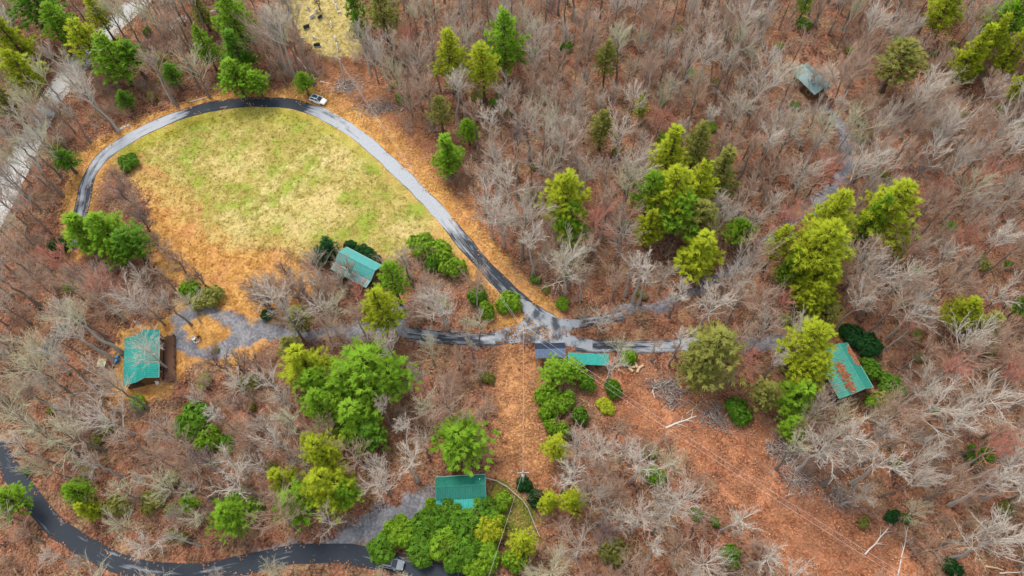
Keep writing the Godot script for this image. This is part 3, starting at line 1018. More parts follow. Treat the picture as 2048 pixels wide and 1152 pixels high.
func rock(p: Vector3, r: float, m: Material, label: String, group: String, sd: int) -> void:
	var s := Shape.new()
	var f := FastNoiseLite.new()
	f.seed = sd
	f.frequency = 0.9
	var rows := 6
	var cols := 9
	var g := []
	for j in rows + 1:
		var ring := []
		for k in cols:
			var th := PI * j / rows
			var ph := TAU * k / cols
			var d := Vector3(sin(th) * cos(ph), cos(th) * 0.65, sin(th) * sin(ph))
			ring.append(d * r * (1.0 + 0.45 * f.get_noise_3dv(d * 1.4)))
		g.append(ring)
	s.loft(g, false)
	single("rock", s, m, p + Vector3(0, r * 0.3, 0), label, "rock", group)

func fence() -> void:
	var line := [971,957, 993,963, 1015,976, 1031,990, 1045,1002, 1056,1018, 1064,1038, 1072,1058, 1079,1074]
	var l := pts(line)
	var o := thing("rail_fence", Vector3.ZERO, 0.0, "curved pale rail fence round the green yard beside the rhododendrons", "fence")
	var w := []
	for p in l: w.append(on_ground(p.x, p.y))
	o.position = w[0]
	for k in w.size():
		var s := Shape.new()
		s.box(w[k] - w[0] + Vector3(0, 0.45, 0), Vector3(0.11, 1.2, 0.11))
		part("post", s, M.pole, o)
		if k < w.size() - 1:
			for y in [0.45, 0.9]:
				s = Shape.new()
				s.bar(w[k] - w[0] + Vector3(0, y, 0), w[k + 1] - w[0] + Vector3(0, y, 0), 0.07, 0.09)
				part("rail", s, M.pole, o)

func chair(p: Vector3, turn: float, m: Material, label: String) -> void:
	var o := thing("garden_chair", p, turn, label, "chair", "outdoor chairs by the cabins")
	var s := Shape.new()
	s.box(Vector3(0, 0.42, 0), Vector3(0.56, 0.06, 0.56))
	part("seat", s, m, o)
	s = Shape.new()
	s.box(Vector3(0, 0.78, -0.3), Vector3(0.56, 0.7, 0.06), Basis(Vector3.RIGHT, -0.25))
	part("backrest", s, m, o)
	for sx in [-0.25, 0.25]:
		s = Shape.new()
		s.box(Vector3(sx * 1.1, 0.64, 0.0), Vector3(0.08, 0.05, 0.6))
		part("armrest", s, m, o)
		for sz in [-0.24, 0.24]:
			s = Shape.new()
			s.box(Vector3(sx, 0.2, sz), Vector3(0.06, 0.42, 0.06))
			part("leg", s, m, o)

func barrel(p: Vector3, m: Material, label: String) -> void:
	var o := thing("barrel", p, 0.0, label, "barrel", "blue barrels beside the cabin")
	var s := Shape.new()
	s.path([Vector3(0, 0, 0), Vector3(0, 0.3, 0), Vector3(0, 0.6, 0), Vector3(0, 0.9, 0)], [0.33, 0.38, 0.38, 0.33], 14)
	part("drum", s, m, o)
	s = Shape.new()
	s.tube(Vector3(0, 0.86, 0), Vector3(0, 0.94, 0), 0.34, 0.33, 14, true)
	part("lid", s, m, o)

func make_small_things() -> void:
	M.plain = mat(Color.WHITE, 0.95, true)
	var p := on_ground(637.5, 203)
	var q := on_ground(655, 209)
	var silver := mat(Color(0.20, 0.23, 0.28), 0.3)
	car(Vector3(p.x, p.y, p.z), atan2(-(q.z - p.z), q.x - p.x), M.white, mat(Color(0.02, 0.09, 0.16), 0.1), "white crossover car with dark glass roof parked on the grass verge")
	p = spot(785, 1128)
	q = spot(815, 1134)
	car(Vector3(p.x, 0.052, p.z), atan2(-(q.z - p.z), q.x - p.x), silver, M.glass, "silver-grey car on the dark road below the rhododendrons")
	# graves: place, width, height, stone, heading
	var graves := [
		[618, 20, 0.8, 1.0, 1, -0.9, "dark grey headstone, uppermost of the slanting graveyard row by the bare sapling"],
		[634, 25, 0.7, 0.9, 0, 0.8, "small pale headstone just below the bare sapling in the graveyard"],
		[625, 35, 1.2, 0.8, 0, 0.75, "wide white headstone in the slanting row near the wire"],
		[641, 37, 1.1, 0.9, 2, 0.7, "dark wide headstone with pale top beside the wide white one"],
		[664, 52, 0.9, 1.3, 0, -1.3, "tall white headstone alone in the middle of the graveyard"],
		[614, 57, 1.4, 1.0, 2, 0.5, "broad black headstone at the graveyard edge towards the big pale trees"],
		[605, 83, 0.8, 0.9, 1, 0.3, "small grey headstone at the graveyard corner by the leaf litter"],
		[629, 78, 0.8, 0.7, 0, -0.7, "squat white headstone between the two black ones"],
		[635, 93, 1.4, 0.9, 2, 0.2, "broad black headstone at the lower end of the graveyard"],
		[671, 80, 0.7, 1.0, 0, -1.25, "upper pale headstone of the short row of three beside the wire"],
		[675, 93, 0.7, 1.0, 0, -1.25, "middle pale headstone of the short row of three beside the wire"],
		[677, 101, 0.7, 0.8, 1, -1.25, "lowest grey headstone of the short row of three beside the wire"],
		[671, 7, 0.8, 1.2, 1, -1.3, "dark headstone at the top of the graveyard row near the pines"],
		[674, 16, 0.8, 1.1, 0, -1.3, "white headstone second in the graveyard row near the pines"],
		[679, 26, 0.7, 0.4, 0, 0.1, "low square white grave marker below the row near the pines"],
	]
	for g in graves:
		gravestone(g[0], g[1], g[2] * 1.2, g[3] * 1.15, [M.pale_stone, M.stone, M.dark_stone][g[4]], g[5], g[6])
	# power line
	var p1 := pole(676, 116, 8.5, -0.6, "utility pole on the slope below the graveyard")
	var p2 := pole(1047, 657, 9.0, 0.35, "utility pole with transformer at the paved junction", true)
	var p3 := pole(1046, 943, 9.0, 0.0, "utility pole with transformer in the orange cut near the lower cabin", true)
	var p0 := pole(560, -52, 8.5, -0.6, "utility pole beyond the graveyard at the picture edge")
	var p4 := pole(957, 1215, 9.0, 0.2, "utility pole past the rhododendrons at the picture edge")
	var p5 := pole(1960, 1250, 9.0, 0.9, "utility pole at the far end of the leafy clearing")
	var up := Vector3(0, 0.32, 0)
	wire(p0 + up, p1 + up, 0.8, "overhead wire crossing the graveyard")
	wire(p1 + up, p2 + up, 2.0, "upper overhead wire running from graveyard slope to the junction pole")
	wire(p1 + Vector3(0, -0.8, 0), p2 + Vector3(0, -0.8, 0), 2.3, "lower overhead wire running from graveyard slope to the junction pole")
	wire(p2 + up, p3 + up, 1.2, "overhead wire along the orange cut between the two transformer poles")
	wire(p3 + up, p4 + up, 0.6, "overhead wire passing over the rhododendron edge")
	wire(p2 + up + Vector3(0.35, 0, -0.3), p5 + up + Vector3(0.35, 0, -0.3), 2.2, "upper wire of the pair over the leafy clearing")
	wire(p2 + up + Vector3(-0.3, 0, 0.35), p5 + up + Vector3(-0.3, 0, 0.35), 2.2, "lower wire of the pair over the leafy clearing")
	fence()
	# felled wood
	fallen_log(1330, 857, 1393, 832, 0.22, M.dead_wood, "long pale log lying across the leafy clearing", 5)
	fallen_log(1373, 828, 1412, 795, 0.13, M.cut_wood, "thin brown log pointing from the pale log to the olive pine", 3)
	fallen_log(1728, 1110, 1790, 1042, 0.16, M.dead_wood, "slender forked log lying above the clearing's lower end", 5)
	fallen_log(1793, 1152, 1816, 1052, 0.14, M.dead_wood, "straight thin log lying alongside the forked one", 4)
	fallen_log(1968, 1132, 2008, 1140, 0.24, M.cut_wood, "short orange-brown log near a dark shrub at the picture edge", 0)
	fallen_log(2000, 1146, 2050, 1144, 0.15, M.dead_wood, "pale log below the short orange-brown one", 0)
	fallen_log(640, 162, 690, 178, 0.18, M.dead_wood, "log among brush uphill from the white car", 3)
	fallen_log(596, 118, 630, 158, 0.2, M.dead_wood, "grey log lying downhill of the big pale trees", 3)
	fallen_log(801, 222, 825, 195, 0.12, M.dead_wood, "thin white log on the brushy bank beyond the road", 0)
	fallen_log(380, 204, 416, 194, 0.14, M.dead_wood, "white log on the leaf bank above the road curve", 0)
	fallen_log(1308, 760, 1314, 768, 0.12, M.dead_wood, "short cut pole lying near the log rounds", 0)
	fallen_log(1305, 780, 1310, 796, 0.14, M.dead_wood, "short white log in the clearing's upper corner", 0)
	brush_pile(1560, 905, 4.5, 5.0, 260, "grey heap of cut branches at the clearing edge below the green shrubs")
	brush_pile(1600, 955, 5.0, 5.0, 260, "wide heap of cut branches farther down the clearing edge")
	brush_pile(1680, 990, 4.0, 4.0, 160, "thin spread of cut branches beside the leaning pale tree")
	brush_pile(1425, 835, 5.0, 4.0, 200, "brown heap of branches behind the long pale log")
	brush_pile(1330, 770, 4.5, 3.0, 200, "dark heap of twigs beside the log rounds")
	brush_pile(1350, 795, 4.0, 3.0, 120, "loose spread of pale twigs in the upper clearing")
	brush_pile(760, 215, 7.0, 4.0, 260, "tangle of cut brush on the bank beyond the white car")
	brush_pile(700, 175, 6.0, 4.0, 200, "tangle of brush at the foot of the graveyard slope")
	var where := ["at the head of the ring", "second in the ring", "third in the ring", "fourth in the ring", "lowest in the ring"]
	var spots := [[1264, 735], [1272, 731], [1281, 735], [1261, 740], [1276, 741]]
	for k in 5:
		var s := Shape.new()
		var d := Vector3(cos(k * 1.3), 0, sin(k * 1.3)) * 0.6
		s.tube(-d, d, 0.3, 0.28, 10, true)
		single("log_round", s, M.cut_wood, on_ground(spots[k][0], spots[k][1]) + Vector3(0, 0.27, 0), "sawn log section beside the round shrub, " + where[k], "log", "sawn log sections in the clearing")
	# beside the cabins
	var blue := mat(Color(0.03, 0.22, 0.50), 0.4)
	barrel(on_ground(238, 716), blue, "blue barrel against the cabin wall by the tarpaulin, upper of two")
	barrel(on_ground(236, 724), blue, "blue barrel against the cabin wall by the tarpaulin, lower of two")
	chair(on_ground(326, 690) , 1.2, M.white, "white chair beside the brown deck facing the gravel loop")
	chair(on_ground(317, 768), 0.4, M.white, "white chair below the cabin's gable end")
	chair(on_ground(389, 679), 0.6, M.white, "white chair at the fire ring inside the gravel loop")
	chair(on_ground(398, 675), -2.2, M.timber, "dark chair at the fire ring inside the gravel loop")
	var ring := thing("fire_ring", on_ground(394, 681), 0.0, "small stone fire ring on the orange island of the gravel loop", "fire pit")
	for k in 9:
		var s := Shape.new()
		var t := TAU * k / 9.0
		s.box(Vector3(cos(t) * 0.6, 0.1, sin(t) * 0.6), Vector3(0.34, 0.26, 0.26), Basis(Vector3.UP, -t))
		part("stone", s, M.stone, ring)
	var tarp := Shape.new()
	for k in 5:
		for j in 5:
			var f := func(a: int, b: int) -> Vector3: return Vector3(a * 0.35 - 0.9, 0.12 + 0.25 * absf(sin(a * 1.7 + b * 2.3)), b * 0.35 - 0.9)
			tarp.quad(f.call(k, j), f.call(k + 1, j), f.call(k + 1, j + 1), f.call(k, j + 1), Vector3.UP)
	single("tarpaulin", tarp, mat(Color(0.55, 0.54, 0.33), 0.6), on_ground(207, 728), "crumpled pale yellow tarpaulin on the leaves near the blue barrels", "tarpaulin")
	var rk := [[236, 262], [244, 258], [250, 255], [257, 252]]
	for k in 4:
		rock(on_ground(rk[k][0], rk[k][1]), 0.42, M.stone, "pale boulder at the roadside curve, %s from the twin trunks" % ["first", "second", "third", "last"][k], "boulders at the roadside curve", 60 + k)
	# leaves drifted on the roof of the leaf-strewn cabin
	var s := Shape.new()
	for band in [[1697, 692, 1717, 726, 0.30, 3.9], [1716, 688, 1722, 722, 0.28, 3.4], [1676, 728, 1705, 783, 0.32, 3.3]]:
		for k in 260:
			var t := rng.randf()
			var g := spot(lerpf(band[0], band[2], t), lerpf(band[1], band[3], t), band[5])
			g += Vector3(rng.randfn(0, band[4]), 0, rng.randfn(0, band[4]))
			var y := roof_height(g)
			if y < 0.0: continue
			s.col = Color(0.30, 0.10, 0.055).lerp(Color(0.40, 0.18, 0.09), rng.randf()) * rng.randf_range(0.6, 1.2)
			var a := rng.randf() * TAU
			var u := Vector3(cos(a), rng.randf_range(-0.3, 0.3), sin(a)) * 0.16
			var v := Vector3(-sin(a), rng.randf_range(-0.2, 0.2), cos(a)) * 0.12
			var c := Vector3(g.x, y + 0.09, g.z)
			s.quad(c - u - v, c + u - v, c + u + v, c - u + v, Vector3.UP)
	var drift := part(numbered("leaf_litter"), s, M.plain, self)
	tag(drift, "rusty dead leaves drifted in bands on the green-teal cabin roof", "leaves", "", "stuff")

func roof_height(g: Vector3) -> float:
	# height of the leaf-strewn cabin's roof under a point, or -1 beside it
	var a := spot(1678, 687, 4.7)
	var b := spot(1730, 777, 4.7)
	var x := Vector2(b.x - a.x, b.z - a.z)
	var L := x.length()
	x /= L
	var d := Vector2(g.x - a.x, g.z - a.z)
	var t := d.dot(x)
	var z := d.dot(Vector2(-x.y, x.x))
	if t < 0.1 or t > L - 0.1: return -1.0
	if z < 0.0: return -1.0 if z < -2.45 else 4.7 - 1.5 * (-z / 2.5)
	if z < 2.3: return 4.7 - 1.5 * (z / 2.3)
	if z < 4.6 and t > L * 0.22: return 3.03 - (z - 2.3) * 0.2
	return -1.0

# ------------------------------------------------------------------ evergreens
func pine_crown(tall: float, rad: float, from: float, sd: int, blade: float, blades: int, pitch: float, droop: float, top: float) -> Shape:
	# whorls of boughs; each bough forks into sprays that carry bunches of needles, single triangles
	var r := RandomNumberGenerator.new()
	r.seed = sd
	var s := Shape.new()
	var y := from
	while y < tall - 0.3:
		var t := (y - from) / (tall - from)
		var reach := rad * pow(1.0 - t, top) * (0.72 if t < 0.12 else 1.0)
		var nb := r.randi_range(4, 6)
		var a0 := r.randf() * TAU
		for k in nb:
			if r.randf() < 0.10: continue
			var a := a0 + TAU * k / nb + r.randf_range(-0.3, 0.3)
			var l := maxf(0.5, reach * r.randf_range(0.55, 1.15))
			var dir := Vector3(cos(a), r.randf_range(0.05, 0.42) - droop, sin(a)).normalized()
			var root := Vector3(0, y, 0)
			var tip := root + dir * l + Vector3(0, l * l * 0.012, 0)
			s.col = Color(0.5, 0.38, 0.5) * 0.6
			s.spike(root, tip, 0.04 + 0.008 * l)
			var side := Vector3(-sin(a), 0, cos(a))
			var nt := maxi(3, int(l * 3.9))
			var bough := r.randf_range(0.8, 1.15)
			for j in nt:
				var f := lerpf(0.22, 1.0, (j + r.randf() * 0.6) / nt)
				var off := (1.05 - absf(f - 0.6)) * l * 0.34 * r.randf_range(-1, 1)
				var c := root.lerp(tip, f) + side * off + Vector3(0, r.randf_range(-0.06, 0.2), 0)
				var tone := bough * r.randf_range(0.75, 1.2)
				var out := (dir * 0.8 + side * off / maxf(l * 0.3, 0.1) * 0.7 + Vector3(0, 0.45, 0)).normalized()
				for q in blades:
					var d := (out + Vector3(r.randfn(0, 0.42), r.randfn(0, 0.32), r.randfn(0, 0.42))).normalized()
					var w := d.cross(Vector3(r.randf_range(-0.6, 0.6), 1.0, r.randf_range(-0.6, 0.6))).normalized()
					var tn := tone * r.randf_range(0.85, 1.15)
					s.col = Color(tn * r.randf_range(0.85, 1.2), tn, tn)
					var b := blade * r.randf_range(0.6, 1.3)
					var m := c + out * r.randf_range(-0.2, 0.2) * blade
					var nn := w.cross(d)
					if nn.y < 0.0: nn = -nn
					s.tri(m - w * b * 0.11, m + w * b * 0.11, m + d * b, (nn + out * 0.5).normalized())
		y += pitch * r.randf_range(0.7, 1.3)
	return s

func trunk_shape(tall: float, r0: float, r1: float, sd: int, lean := 0.25, sides := 8) -> Shape:
	var s := Shape.new()
	var r := RandomNumberGenerator.new()
	r.seed = sd
	var p := []
	var w := []
	var ox := 0.0
	var oz := 0.0
	for k in 9:
		var t := k / 8.0
		p.append(Vector3(ox, t * tall - 0.3, oz))
		w.append(lerpf(r0, r1, pow(t, 0.8)) * (1.35 if k == 0 else 1.0))
		if k > 1 and k < 7:
			ox += r.randf_range(-lean, lean) * 0.4; oz += r.randf_range(-lean, lean) * 0.4
	s.path(p, w, sides)
	return s

func bush_crown(sd: int, rosettes: int, leaf: float, leaves: int, squash: float, upright: float) -> Shape:
	# a clump of several uneven lobes, set with leaf rosettes on the outside and inside
	var r := RandomNumberGenerator.new()
	r.seed = sd
	var f := FastNoiseLite.new()
	f.seed = sd
	f.frequency = 1.3
	var lobes := [[Vector3(0, 0, 0), 0.66]]
	for k in 5:
		var a := TAU * k / 5.0 + r.randf_range(-0.5, 0.5)
		var q := r.randf_range(0.34, 0.62)
		lobes.append([Vector3(cos(a) * q, r.randf_range(-0.15, 0.25), sin(a) * q), r.randf_range(0.28, 0.52)])
	var s := Shape.new()
	for k in rosettes:
		var lobe: Array = lobes[r.randi() % lobes.size()]
		var d := Vector3(r.randfn(0, 1), absf(r.randfn(0, 1)) - 0.25, r.randfn(0, 1)).normalized()
		var lump := 1.0 + 0.5 * f.get_noise_3dv(d * 1.7 + lobe[0])
		var o3: Vector3 = lobe[0]
		var c: Vector3 = o3 + d * lobe[1] * lump * (r.randf_range(0.5, 1.0) if k % 3 == 0 else r.randf_range(0.85, 1.05))
		c.y = maxf(c.y * squash + squash * 0.42, 0.03)
		var tone := r.randf_range(0.42, 1.4)
		var axis := (d + Vector3(0, upright, 0) + Vector3(r.randfn(0, 0.35), 0, r.randfn(0, 0.35))).normalized()
		var s1 := axis.cross(Vector3(0.3, 0.1, 0.9)).normalized()
		var s2 := axis.cross(s1)
		var a0 := r.randf() * TAU
		for q in leaves:
			var a := a0 + TAU * q / leaves + r.randf_range(-0.25, 0.25)
			var o := s1 * cos(a) + s2 * sin(a)
			var l := leaf * r.randf_range(0.6, 1.3)
			var w := o.cross(axis) * l * 0.2
			var m := c + (o * 0.8 + axis * 0.45) * l * 0.5
			var e := c + (o + axis * r.randf_range(-0.1, 0.5)) * l
			var tn := tone * r.randf_range(0.85, 1.15)
			s.col = Color(tn * r.randf_range(0.8, 1.35), tn, tn)
			s.tri(c, m + w, e, axis)
			s.tri(c, m - w, e, axis)
	return s

func make_evergreens() -> void:
	var pines := []
	for k in 6:
		pines.append([trunk_shape(10.0, 0.26, 0.04, 300 + k).mesh(), pine_crown(10.0, [3.3, 3.0, 3.6, 2.8, 3.2, 2.6][k], [2.6, 3.4, 2.2, 4.0, 3.0, 2.0][k], 310 + k, 0.40, 28, 0.48, 0.02, [0.75, 0.62, 0.85, 0.6, 0.7, 0.95][k]).mesh(), [3.3, 3.0, 3.6, 2.8, 3.2, 2.6][k]])
	var cedars := []
	for k in 2:
		cedars.append([trunk_shape(6.0, 0.14, 0.03, 330 + k).mesh(), pine_crown(6.0, 1.7, 0.4, 332 + k, 0.34, 16, 0.36, 0.0, 0.8).mesh(), 1.7])
	var bushes := []
	for k in 4:
		bushes.append([trunk_shape(0.8, 0.06, 0.03, 340 + k, 0.05, 6).mesh(), bush_crown(350 + k, 1300, 0.12, 6, 0.85, 0.5).mesh(), 1.0])
	var broad := []
	for k in 4:
		broad.append([trunk_shape(0.8, 0.06, 0.03, 360 + k, 0.05, 6).mesh(), bush_crown(370 + k, 820, 0.21, 8, 0.7, 0.9).mesh(), 1.0])
	# middle of the crown in the photograph, its width there, kind, tone, height in metres
	# kinds: 0 pine, 1 cedar, 2 clipped or round shrub, 3 rhododendron;  tones: 0 yellow, 1 bright, 2 mid, 3 dark, 4 olive
	var list := [
		[75,8,95,0,2,18], [120,48,62,0,1,16], [18,72,62,0,0,18], [42,140,72,0,0,17], [172,82,66,0,0,17], [222,108,88,0,1,17], [262,112,55,0,2,12], [468,40,72,0,1,21], [470,100,60,0,2,16], [468,150,72,0,1,12], [512,165,48,0,1,9], [405,85,50,0,1,15], [345,150,40,0,2,9], [248,197,34,0,2,7], [6,195,50,0,4,15], [607,162,40,0,1,8], [708,14,38,0,2,14], [715,48,36,0,2,12], [765,25,66,0,4,17], [195,28,44,0,0,14], [400,20,40,0,4,12],
		[900,115,72,0,0,21], [965,138,66,0,0,19], [1008,75,92,0,1,22], [880,225,46,0,4,13], [936,258,40,0,1,9], [893,300,60,0,1,14], [1205,250,56,0,4,14], [1213,118,44,0,4,15], [1283,208,30,0,0,9], [1800,122,90,0,4,16], [1890,20,66,0,0,17], [1955,95,58,0,0,18], [1985,75,46,0,0,18], [2022,40,82,0,1,20], [2032,95,60,0,0,18], [1610,12,30,0,1,10], [2042,170,40,0,0,14],
		[1342,300,72,0,0,19], [1396,288,60,0,4,18], [1345,385,90,0,0,21], [1400,368,80,0,0,20], [1300,385,66,0,1,19], [1360,425,90,0,1,17], [1446,335,70,0,4,18], [1130,392,98,0,0,21], [1142,440,70,0,1,15], [1300,447,64,0,0,14], [1402,440,76,0,4,16], [1480,460,58,0,1,9], [1402,500,88,0,0,14],
		[1660,437,92,0,0,22], [1780,420,100,0,0,22], [1748,435,62,0,1,20], [1792,488,46,0,0,13], [1636,500,120,0,0,22], [1640,550,90,0,0,17], [1630,590,70,0,0,13], [1556,490,50,0,0,17], [1580,535,50,0,1,14], [1655,625,54,0,4,8], [1925,625,62,0,0,14], [1970,652,66,0,4,13], [2044,612,36,0,2,9], [1430,700,110,0,4,17], [1405,735,84,0,4,13], [1612,690,92,0,0,20], [1618,740,84,0,0,16], [1600,790,80,0,1,12], [1532,785,60,0,4,10], [1478,818,56,2,2,4.5], [1590,850,60,0,1,8],
		[1708,665,50,2,3,4], [1740,690,56,2,3,4], [1744,735,48,2,2,3.5], [1785,768,54,2,2,4], [1770,800,56,2,4,4], [1745,803,34,2,1,3], [1108,742,80,0,1,8], [1142,738,48,0,1,6.5], [1098,785,56,2,1,5], [1174,765,38,2,2,4], [1226,775,38,2,2,3.5], [1212,812,36,2,0,1.6], [1256,712,36,2,1,3.2], [1125,606,30,2,1,2.6], [1071,558,22,2,2,2.2], [1092,577,18,2,4,1.6], [1016,600,52,2,1,4.5], [845,490,58,2,1,5.5], [880,502,60,2,1,5.5], [905,530,50,2,1,5], [868,520,44,2,2,5], [955,590,44,2,2,5], [972,618,36,2,1,4], [760,615,92,0,0,18], [785,560,60,0,1,17], [597,635,46,0,4,10], [576,690,44,0,4,8], [655,490,46,1,3,7], [640,505,40,1,3,6], [535,628,30,2,3,2.2], [378,575,44,2,1,4.5], [412,592,58,2,4,4], [162,458,76,0,1,13], [210,462,84,0,1,14], [262,488,70,0,2,12], [235,500,60,0,1,10], [112,492,44,2,3,5], [255,322,42,2,2,3.5],
		[605,725,86,0,0,16], [630,765,80,0,1,13], [735,738,120,0,1,17], [690,765,90,0,1,14], [780,755,90,0,1,14], [640,810,66,0,1,15], [705,830,92,0,1,13], [735,870,70,0,2,9], [642,905,70,0,0,18], [650,965,110,0,0,16], [625,890,50,0,0,15], [690,985,60,0,1,11], [562,960,56,0,0,14], [590,1005,84,0,1,13], [920,878,104,0,1,13], [460,1028,86,0,1,11], [375,1005,36,0,1,6], [158,985,50,0,1,10], [172,1018,40,0,0,8], [18,1000,66,0,1,10], [380,840,80,2,2,6], [410,875,52,2,1,5], [1110,895,50,0,0,9], [1125,860,36,2,1,5], [1098,1000,40,0,0,8], [1146,1000,54,0,0,8], [1070,995,36,2,3,3.5], [1045,1085,58,0,0,9], [1030,1120,50,2,1,5], [1310,950,42,2,1,4], [1230,1100,60,2,4,5], [1460,1112,48,2,2,4.5], [1905,1135,40,2,3,3.5], [1788,1032,30,2,3,3], [1816,1036,22,2,2,2.4], [1962,912,54,2,2,5], [1100,815,44,2,1,5], [1130,800,44,2,1,5], [1160,830,36,2,2,4], [1105,850,34,2,1,4], [700,488,26,2,3,2.2], [720,500,30,2,3,2.2], [738,508,30,2,3,2.2], [752,518,24,2,3,2], [495,762,44,2,4,4], [860,1008,26,3,1,2.2], [1048,968,34,2,3,2.6], [300,1000,50,2,4,4], [230,1010,50,2,4,4], [330,130,40,0,4,10], [130,320,42,0,2,8], [110,300,36,2,4,5], [430,700,16,2,4,1.0],
		[765,1092,64,3,2,5], [800,1060,66,3,1,5.5], [838,1095,66,3,2,5], [850,1045,70,3,2,6], [885,1080,74,3,1,6], [895,1025,66,3,2,5.5], [930,1045,76,3,2,6.5], [935,1095,72,3,2,6], [965,1015,64,3,2,5.5], [978,1060,62,3,0,6], [975,1110,58,3,1,5.5], [908,1120,54,3,2,4.5], [990,1040,44,3,1,5], [950,1135,50,3,1,5], [1006,1000,40,2,1,3.5],
	]
	# low laurels half hidden under the bare crowns
	var low := RandomNumberGenerator.new()
	low.seed = 4242
	while list.size() < 268:
		var g := Vector3(low.randf_range(X0 + 20.0, X1 - 20.0), 0, low.randf_range(Z0 + 15.0, Z1 - 15.0))
		var at := seen_at(g)
		var fk := int((g.z - Z0) / (Z1 - Z0) * (FH - 1)) * FW + int((g.x - X0) / (X1 - X0) * (FW - 1))
		if at.x < 20 or at.x > 2028 or at.y < 20 or at.y > 1132 or flat_bytes[fk] > 40: continue
		if Geometry2D.is_point_in_polygon(at, pts(CLEARING)) or Geometry2D.is_point_in_polygon(at, pts(POWER_CUT)) or Geometry2D.is_point_in_polygon(at, pts(BANK)): continue
		list.append([at.x, at.y, low.randf_range(14, 34), 2, [4, 4, 2, 1, 4][low.randi() % 5], low.randf_range(1.4, 3.2)])
	while list.size() < 292:
		list.append([low.randf_range(20, 520), low.randf_range(800, 1090), low.randf_range(16, 36), 2, [4, 4, 1, 2][low.randi() % 4], low.randf_range(1.6, 3.2)])
	for k in list.size():
		var d: Array = list[k]
		var tall: float = d[5]
		var kind: int = d[3]
		var set_of: Array = [pines, cedars, bushes, broad][kind]
		var which: Array = set_of[(k * 7 + 3) % set_of.size()]
		var c := spot(d[0], d[1], tall * (0.62 if kind < 2 else 0.5))
		var rad: float = d[2] * 0.5 / per_metre(c)
		var sy: float = tall / (10.0 if kind == 0 else 6.0 if kind == 1 else 1.15)
		var sx: float = rad / which[2] * (1.5 if kind == 0 else 1.3 if kind == 1 else 1.1 if kind == 2 else 0.98)
		if kind < 2: sx = clampf(sx, sy * 0.5, sy * 1.9)
		var called: String = ["pine_tree", "cedar_tree", "evergreen_shrub", "rhododendron"][kind]
		var o := thing(called, Vector3(c.x, ground_y(c.x, c.z), c.z), rng.randf() * TAU)
		o.scale = Vector3(sx, sy, sx)
		part("trunk", which[0], M.bark_pine, o)
		part("crown", which[1], M.green[d[4]], o)
		planted.append({"node": o, "at": c, "kind": kind, "tone": d[4], "tall": tall, "rad": rad, "px": Vector2(d[0], d[1])})

# ------------------------------------------------------------------ bare trees
func grow(s: Shape, r: RandomNumberGenerator, root: Vector3, dir: Vector3, l: float, w: float, level: int, up: float) -> void:
	var seg := 4 if level == 1 else 3
	var wander := 0.07 if level == 1 else 0.085
	var p := [root]
	var rr := [w]
	var d := dir
	for k in seg:
		d = (d + Vector3(r.randfn(0, wander), r.randfn(0, wander * 0.6) + up, r.randfn(0, wander))).normalized()
		p.append(p[-1] + d * l / seg)
		rr.append(maxf(w * lerpf(1.0, 0.32, (k + 1.0) / seg), 0.0125))
	var tone := r.randf_range(0.80, 1.15)
	s.col = Color(tone, tone, tone * 0.99) if level < 3 else Color(tone * 0.94, tone * 0.87, tone * 0.82)
	s.path(p, rr, 5 if level == 1 else 4 if level == 2 else 3)
	if level == 3:
		for k in 5:
			var f := r.randf_range(0.15, 0.98) * seg
			var q: Vector3 = p[int(minf(f, seg - 0.01))].lerp(p[mini(int(f) + 1, seg)], f - int(f))
			var e := (d + Vector3(r.randfn(0, 0.27), r.randfn(0, 0.2) + 0.08, r.randfn(0, 0.27))).normalized()
			s.spike(q, q + e * l * r.randf_range(0.4, 0.85), 0.0115)
		return
	var count := r.randi_range(6, 8) if level == 1 else r.randi_range(4, 5)
	for k in count:
		var f := lerpf(0.2, 1.0, (k + r.randf() * 0.8) / count) * seg
		var q: Vector3 = p[int(minf(f, seg - 0.01))].lerp(p[mini(int(f) + 1, seg)], f - int(f))
		var side := d.cross(Vector3(r.randfn(0, 1), r.randfn(0, 1), r.randfn(0, 1))).normalized()
		var e := (d + side * r.randf_range(0.32, 0.66)).normalized()
		grow(s, r, q, e, l * r.randf_range(0.36, 0.62), maxf(w * 0.45, 0.021), level + 1, up)

func bare_tree(sd: int, tall: float, clear: float, spread: float, limbs: int, up: float, forks := 1) -> Array:
	var r := RandomNumberGenerator.new()
	r.seed = sd
	var t := trunk_shape(tall, 0.27, 0.05, sd, 0.7, 7)
	# the middle line of the trunk, to root the limbs on
	var line := []
	for k in 9:
		var m := Vector3.ZERO
		for j in 7: m += t.v[k * 7 + j]
		line.append(m / 7.0)
	var s := Shape.new()
	var a := r.randf() * TAU
	for k in limbs:
		var f := lerpf(clear, 0.97, pow((k + 0.3) / limbs, 0.9)) * 8.0
		var q: Vector3 = line[int(f)].lerp(line[mini(int(f) + 1, 8)], f - int(f))
		a += 2.4 + r.randf_range(-0.5, 0.5)
		var rise := r.randf_range(0.8, 1.6) + f * 0.08
		var d := Vector3(cos(a), rise, sin(a)).normalized()
		grow(s, r, q, d, spread * lerpf(1.15, 0.6, f / 8.0) * r.randf_range(0.7, 1.25), lerpf(0.135, 0.058, f / 8.0), 1, up)
	# true height and mean reach of the crown, so that each tree can be set to its own size
	var top := 0.0
	var reach := 0.0
	for p in s.v:
		top = maxf(top, p.y)
	var far: Array[float] = []
	for k in range(0, s.v.size(), 7): far.append(Vector2(s.v[k].x, s.v[k].z).length())
	far.sort()
	reach = far[int(far.size() * 0.93)]
	return [t.mesh(), s.mesh(), top, reach]

